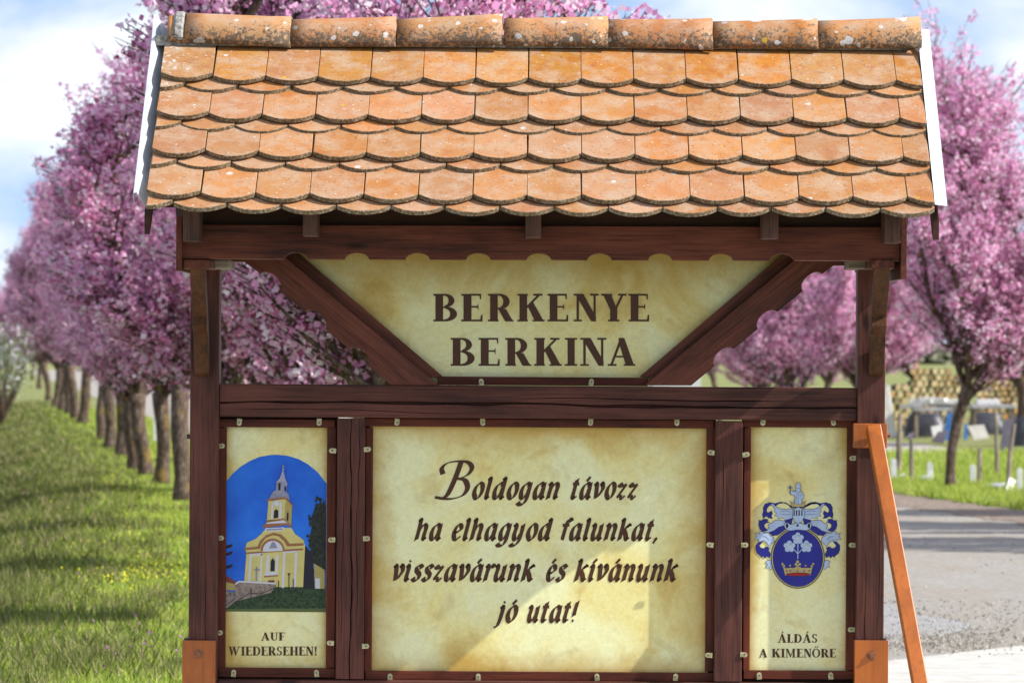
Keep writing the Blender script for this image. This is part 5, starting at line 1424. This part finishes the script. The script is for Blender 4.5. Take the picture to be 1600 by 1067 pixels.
# ------------------------------------------------------------------ yard behind on the right
WHITEP = simple('white_painted_post', (0.62, 0.62, 0.60), (0.80, 0.80, 0.78), 12, .6)
gs = 'white marker stubs along the verge'
stubs = [(1396, 755, 37, 'first white stub from the strut, beside the tall grey stake'), (1453, 758, 34, 'second white stub from the strut, left of the leaning tree'), (1520, 762, 34, 'white stub right of the leaning tree, touching a short stake'), (1593, 776, 43, 'white stub at the right picture edge')]
for px, py, h, lb in stubs:
    g = G(px, py); s = F / (g.y + CAM_D); w = 4.4 / s; mb = MB()
    mb.box(-w, w, -w, w, -.1, h / s); mb.prism([(-w, h / s), (w, h / s), (0, h / s + .02)], -w, w)
    tag(mb.obj('marker_post', WHITEP, loc=g, bevel=.004), lb, 'post', gs)
for px0, py0, px1, py1, lb in ((1436, 751, 1449, 759, 'short white board lying left of the second white stub'), (1539, 763, 1568, 774, 'long white board lying in the grass under the leaning stake'), (1572, 776, 1579, 765, 'white board end tilted up by the leaning stake'), (1405, 748, 1412, 756, 'small white board lying by the first white stub')):
    a, b = G(px0, py0), G(px1, py1); d = (b - a); L = d.length; ang = math.atan2(d.y, d.x)
    mb = MB(); mb.box(0, L, -.04, .04, .02, .05)
    o = mb.obj('board', WHITEP, loc=a, bevel=.003); o.rotation_euler = (R(30), -.03, ang); tag(o, lb, 'board', 'white boards lying in the grass')
gk = 'weathered wooden stakes behind the verge'
for px, pyb, pyt, w, dx, lb in ((1403, 744, 646, 9, 4, 'tall thin grey stake left, behind the first white stub'), (1424, 757, 687, 7, 0, 'short dark stake between the first two white stubs'),
                                (1486, 712, 632, 9, 8, 'thick pale stake directly behind the leaning tree trunk'), (1530, 762, 700, 8, 1, 'short thick stake next to the third white stub'),
                                (1558, 748, 645, 7, -2, 'tall thin stake in front of the dark tarpaulin'), (1573, 762, 662, 7, 12, 'leaning stake with green tip near the right edge')):
    g = G(px, pyb); s = F / (g.y + CAM_D); r = w / 2 / s; h = (pyb - pyt) / s
    mb = MB(); mb.tube([(0, 0, -.2), (dx / s * .4, 0, h * .5), (dx / s, .02, h)], [r * 1.05, r, r * .85], 8)
    tag(mb.obj('fence_stake', W_STAKE, loc=g), lb, 'stake', gk)
# log stacks
LOGSIDE = simple('log_bark', (0.05, 0.032, 0.02), (0.14, 0.09, 0.06), 6, .95, .5)
def logend():
    m, n, l, b = mat('sawn_log_end', rough=.85)
    oi = n.new('ShaderNodeObjectInfo')
    c = N_ramp(n, l, oi.outputs['Random'], [(0, (.46, .28, .12)), (.4, (.70, .50, .24)), (.8, (.80, .64, .36)), (1, (.70, .34, .10))])
    l.new(c, b.inputs['Base Color']); return m
LOGEND = logend()
def log_mesh(seed):
    q = random.Random(seed); mb = MB(); K = 9; rr = [1 + q.uniform(-.12, .12) for _ in range(K)]
    vs = [(math.cos(2 * PI * k / K) * rr[k], y, math.sin(2 * PI * k / K) * rr[k]) for y in (-.5, .5) for k in range(K)]
    mb.add(vs, [tuple(range(K))], 1); mb.add([], [(i, (i + 1) % K, (i + 1) % K + K, i + K) for i in range(0)], 0)
    mb.f += [(i, i + K, (i + 1) % K + K, (i + 1) % K) for i in range(K)] + [tuple(range(2 * K - 1, K - 1, -1))]; mb.m += [0] * K + [1]
    return mb.mesh('log', [LOGSIDE, LOGEND])
LM = [log_mesh(i) for i in range(4)]
def stack(pxa, pxb, ground_py, yc, heights, label, group, seed):
    q = random.Random(seed); s = F / yc; y = yc - CAM_D
    xa, xb = (pxa - 850) / s, (pxb - 850) / s
    row = 0; z = .06; rad = .078
    while z < max(heights):
        x = xa + rad * (row % 2) + q.uniform(0, .02); cn = 0
        while x < xb:
            t = (x - xa) / (xb - xa); hh = heights[0] + (heights[1] - heights[0]) * t + .06 * math.sin(t * 9 + seed)
            r = rad * q.uniform(.72, 1.02)
            if z < hh:
                cn += 1
                o = link('log', LM[q.randrange(4)], None, (x, y + q.uniform(-.07, .05), z), (0, q.uniform(0, 6), q.uniform(-.04, .04)), (r, .9, r * q.uniform(.9, 1.1)))
                tag(o, '%s, %s row up, %s from left' % (label, ORD[row], ORD[min(19, cn - 1)]), 'log', group)
            x += rad * 2 * q.uniform(.97, 1.06)
        z += rad * 1.76; row += 1
stack(1350, 1424, 660, 100, (.95, .82), 'sawn log beside the sign post', 'logs in the left stack', 1)
stack(1424, 1502, 640, 112, (1.35, 1.05), 'sawn log behind the white-topped table', 'logs in the middle stack', 2)
stack(1528, 1640, 640, 118, (1.0, .85), 'sawn log in the far right stack', 'logs in the right stack', 3)
# low shed wall beyond
yd = lambda px, yc: (px - 850) * yc / F
def zpx(py, yc): return CAM_H - (py - 550) * yc / F
BLUEP = simple('blue_sheet', (0.03, 0.13, 0.40), (0.06, 0.22, 0.55), 5, .5)
DARKT = simple('dark_tarpaulin', (0.02, 0.022, 0.03), (0.06, 0.06, 0.075), 4, .45)
PURPT = simple('dark_purple_sheet', (0.09, 0.08, 0.11), (0.14, 0.12, 0.16), 4, .6)
CREAM = simple('cream_panel', (0.50, 0.48, 0.42), (0.62, 0.60, 0.54), 5, .6)
STEEL2 = simple('galvanised_grey', (0.32, 0.32, 0.33), (0.48, 0.48, 0.50), 6, .5)
def table(pxa, pxb, pyt, pyb, yc, label, top):
    e = empty('work_table', (yd((pxa + pxb) / 2, yc), yc - CAM_D, 0)); tag(e, label, 'table')
    w = (pxb - pxa) * yc / F / 2; z = zpx(pyt, yc)
    mb = MB(); mb.box(-w, w, -.4, .4, z - .07, z); mb.obj('table_top', top, e, bevel=.004)
    for k, (sx, sy) in enumerate(((-1, -1), (1, -1), (1, 1), (-1, 1))):
        mb = MB(); mb.box(sx * (w - .06) - .03, sx * (w - .06) + .03, sy * .34 - .03, sy * .34 + .03, 0, z - .072); mb.obj('leg', W_STAKE, e)
    return e, w, z
Y1 = 92
e, w, z = table(1425, 1500, 636, 690, Y1, 'grey work table left of the leaning tree, heaped with white sheets', STEEL2)
q = random.Random(2)
for k in range(6):
    mb = MB(); L = q.uniform(.16, .3)
    mb.box(-L, L, -.2, .2, 0, q.uniform(.03, .09)); x = e.location.x - w * .75 + k * w * .3
    o = mb.obj('white_sheet', WHITEP, loc=(x, e.location.y + (k % 2) * .18 - .1, z + .012 + .05 * (k % 3)), bevel=.003); o.rotation_euler = (0, q.uniform(-.2, .2), q.uniform(-.3, .3))
    tag(o, 'white sheet heaped on the table left of the leaning tree, %s from the left' % ORD[k], 'sheet', 'white sheets heaped on the table')
e, w, z = table(1516, 1585, 632, 690, Y1 + 2, 'long grey table right of the leaning tree with a white block on it', STEEL2)
MB().box(-.22, .22, -.16, .16, 0, .10).obj('white_block', WHITEP, loc=(yd(1543, Y1 + 2), Y1 + 2 - CAM_D, z + .002), bevel=.01)
tag(bpy.data.objects['white_block'], 'white block on the long table right of the leaning tree', 'block')
def leaner(name, pts, yc, material, label, cat_, tilt=.25, th=.03):
    xs_ = [yd(p[0], yc) for p in pts]; zs = [zpx(p[1], yc) for p in pts]; x0, z0 = sum(xs_) / len(xs_), min(zs)
    mb = MB(); mb.prism([(x - x0, z - z0) for x, z in zip(xs_, zs)], 0, th)
    o = mb.obj(name, material, loc=(x0, yc - CAM_D, max(0.01, z0)), bevel=.003); o.rotation_euler = (-tilt, 0, 0); tag(o, label, cat_); return o
leaner('blue_sheet', [(1475, 688), (1480, 646), (1492, 645), (1492, 690)], 88, BLUEP, 'blue upright sheet left of the leaning tree trunk', 'sheet', .1)
leaner('dark_board', [(1455, 690), (1466, 674), (1483, 672), (1474, 693)], 86, PURPT, 'dark slanting board leaning before the blue sheet', 'board', .3)
leaner('cream_board', [(1512, 664), (1538, 662), (1546, 684), (1522, 688)], 88, CREAM, 'pale cream panel leaning right of the leaning tree', 'board', .3)
leaner('pale_board', [(1455, 666), (1472, 663), (1473, 681), (1458, 683)], 90, WHITEP, 'pale panel leaning under the white-topped table', 'board', .2)
leaner('blue_board', [(1507, 664), (1511, 664), (1512, 688), (1506, 690)], 89, BLUEP, 'narrow blue board right of the leaning tree trunk', 'board', .1)
leaner('purple_board', [(1562, 704), (1570, 655), (1582, 655), (1584, 704)], 80, PURPT, 'dark purplish sheet leaning before the tarpaulin', 'board', .15)
leaner('slate_board', [(1416, 684), (1420, 676), (1430, 673), (1424, 686)], 88, PURPT, 'small bluish slate board on the ground left of the table', 'board', .5)
def lump(name, pxa, pxb, pyt, yc, d, material, label, cat_, seed):
    q = random.Random(seed); w = (pxb - pxa) * yc / F; h = zpx(pyt, yc); mb = MB(); nx_, nz_ = 9, 6; vs = []
    for j in range(nz_ + 1):
        for i in range(nx_ * 2):
            a = 2 * PI * i / (nx_ * 2); t = j / nz_; k = (1 - .28 * t * t) * (1 + q.uniform(-.05, .05))
            cx, cy = math.copysign(abs(math.cos(a)) ** .5, math.cos(a)), math.copysign(abs(math.sin(a)) ** .5, math.sin(a))
            vs.append((cx * w / 2 * k, cy * d / 2 * k, h * t * (1 + .04 * math.sin(i + seed))))
    m = nx_ * 2
    mb.add(vs, [(j * m + i, j * m + (i + 1) % m, (j + 1) * m + (i + 1) % m, (j + 1) * m + i) for j in range(nz_) for i in range(m)] + [tuple(range(nz_ * m, nz_ * m + m))])
    tag(mb.obj(name, material, loc=(yd((pxa + pxb) / 2, yc), yc - CAM_D, 0), smooth=True), label, cat_)
lump('tarpaulin_heap', 1580, 1625, 652, 84, .9, DARKT, 'black tarpaulin-covered heap at the right picture edge', 'heap', 1)
lump('junk_heap', 1412, 1478, 646, 93.5, .7, DARKT, 'dark junk heap under the left work table', 'heap', 2)
lump('junk_heap', 1512, 1570, 645, 96, .7, DARKT, 'dark junk heap under the long right table', 'heap', 3)
mb = MB(); w_ = .10; mb.prism([(-w_ * 1.4, 0), (w_ * 1.8, 0), (w_ * .2, 1.0), (-w_ * .8, 1.0)], 0, .12)
tag(mb.obj('white_sack', WHITEP, loc=(yd(1387, 92), 92 - CAM_D, 0), bevel=.02), 'tall white sack beside the log stack, next to the post', 'sack')
# brown shed far right
def shed(px0, px1, pyt, yc, wall, roofm, label, name='shed', depth=4, rise=.8):
    x0, x1 = yd(px0, yc), yd(px1, yc); h = zpx(pyt, yc)
    e = empty(name, ((x0 + x1) / 2, yc - CAM_D, 0)); tag(e, label, 'building'); w = (x1 - x0) / 2
    MB().box(-w, w, 0, depth, 0, h).obj('wall', wall, e)
    MB().prism_x([(-.3, h + .002), (depth / 2, h + rise), (depth + .3, h + .002), (depth + .3, h + .1), (depth / 2, h + rise + .1), (-.3, h + .1)], -w - .2, w + .2).obj('roof', roofm, e)
    k = max(1, int(w * 2 / 1.6))
    for i in range(k):
        cx = -w + (i + .5) * 2 * w / k
        f = MB().box(cx - .32, cx + .32, -.04, -.002, h * .4, h * .4 + .7).obj('window', CREAM, e)
        MB().box(cx - .25, cx + .25, -.05, -.042, h * .4 + .07, h * .4 + .63).obj('pane', DARKT, f)
    return e
BROWNW = simple('brown_shed_boards', (0.20, 0.12, 0.07), (0.32, 0.20, 0.12), 3, .9)
PLAST = simple('pale_plaster', (0.55, 0.55, 0.55), (0.68, 0.68, 0.67), 2, .9)
RROOF = simple('red_brown_roofing', (0.22, 0.09, 0.06), (0.32, 0.14, 0.09), 3, .9)
shed(1556, 1640, 585, 135, BROWNW, RROOF, 'low brown shed behind the logs at the right edge')
shed(1020, 1095, 566, 210, PLAST, STEEL2, 'white house far beyond the road, by the right brace foot', 'house', 7, .8)
# distant hedgerow masses
def hedge(name, x0, x1, y, h, n, seed, label):
    nr = np.random.default_rng(seed)
    x = nr.uniform(x0, x1, n); top = h * (.7 + .3 * np.sin(x * .21 + seed) * np.sin(x * .067)); z = nr.random(n) ** .8 * top; yy = y + nr.normal(0, 2.0, n)
    C = np.stack([x, yy, z], 1); u = nr.normal(size=(n, 3)); u /= np.linalg.norm(u, axis=1, keepdims=True); w = np.cross(u, nr.normal(size=(n, 3))); w /= np.linalg.norm(w, axis=1, keepdims=True); s = nr.uniform(.2, .5, (n, 1))
    Vv = np.stack([C - u * s - w * s, C + u * s - w * s, C + u * s + w * s, C - u * s + w * s], 1).reshape(-1, 3)
    tag(link(name, quads(name, Vv, n, FARLEAF)), label, 'hedge', kind='stuff')
hedge('hedgerow', -90, 90, 620, 3.2, 16000, 1, 'distant hedgerow beyond the fields')
# thin rail fence across the far side, seen through the left opening
fe = empty('paling_fence', (at(555, 150).x, 150 - CAM_D, 0)); tag(fe, 'pale paling fence far behind, seen under the left brace', 'fence')
for k in range(28):
    MB().box(-3.2 + k * .26, -3.2 + k * .26 + .19, 0, .03, 0, 1.45 + .05 * math.sin(k * 2.1)).obj('paling', W_PALE, fe)
for k in range(4): MB().box(-3.1 + k * 2.1, -2.9 + k * 2.1, -.16, -.01, 0, 1.5).obj('fence_post', W_STAKE, fe)
for z in (.3, .85): MB().box(-3.3, 4.0, .031, .07, z, z + .07).obj('rail', W_STAKE, fe)
g = G(243, 690); mb = MB(); mb.box(-.035, .035, -.03, .03, 0, .9); mb.prism([(-.035, .9), (.035, .9), (.035, .96)], -.03, .03)
tag(mb.obj('road_marker', WHITEP, loc=g, bevel=.004), 'slim white roadside marker between the left tree trunks', 'post')
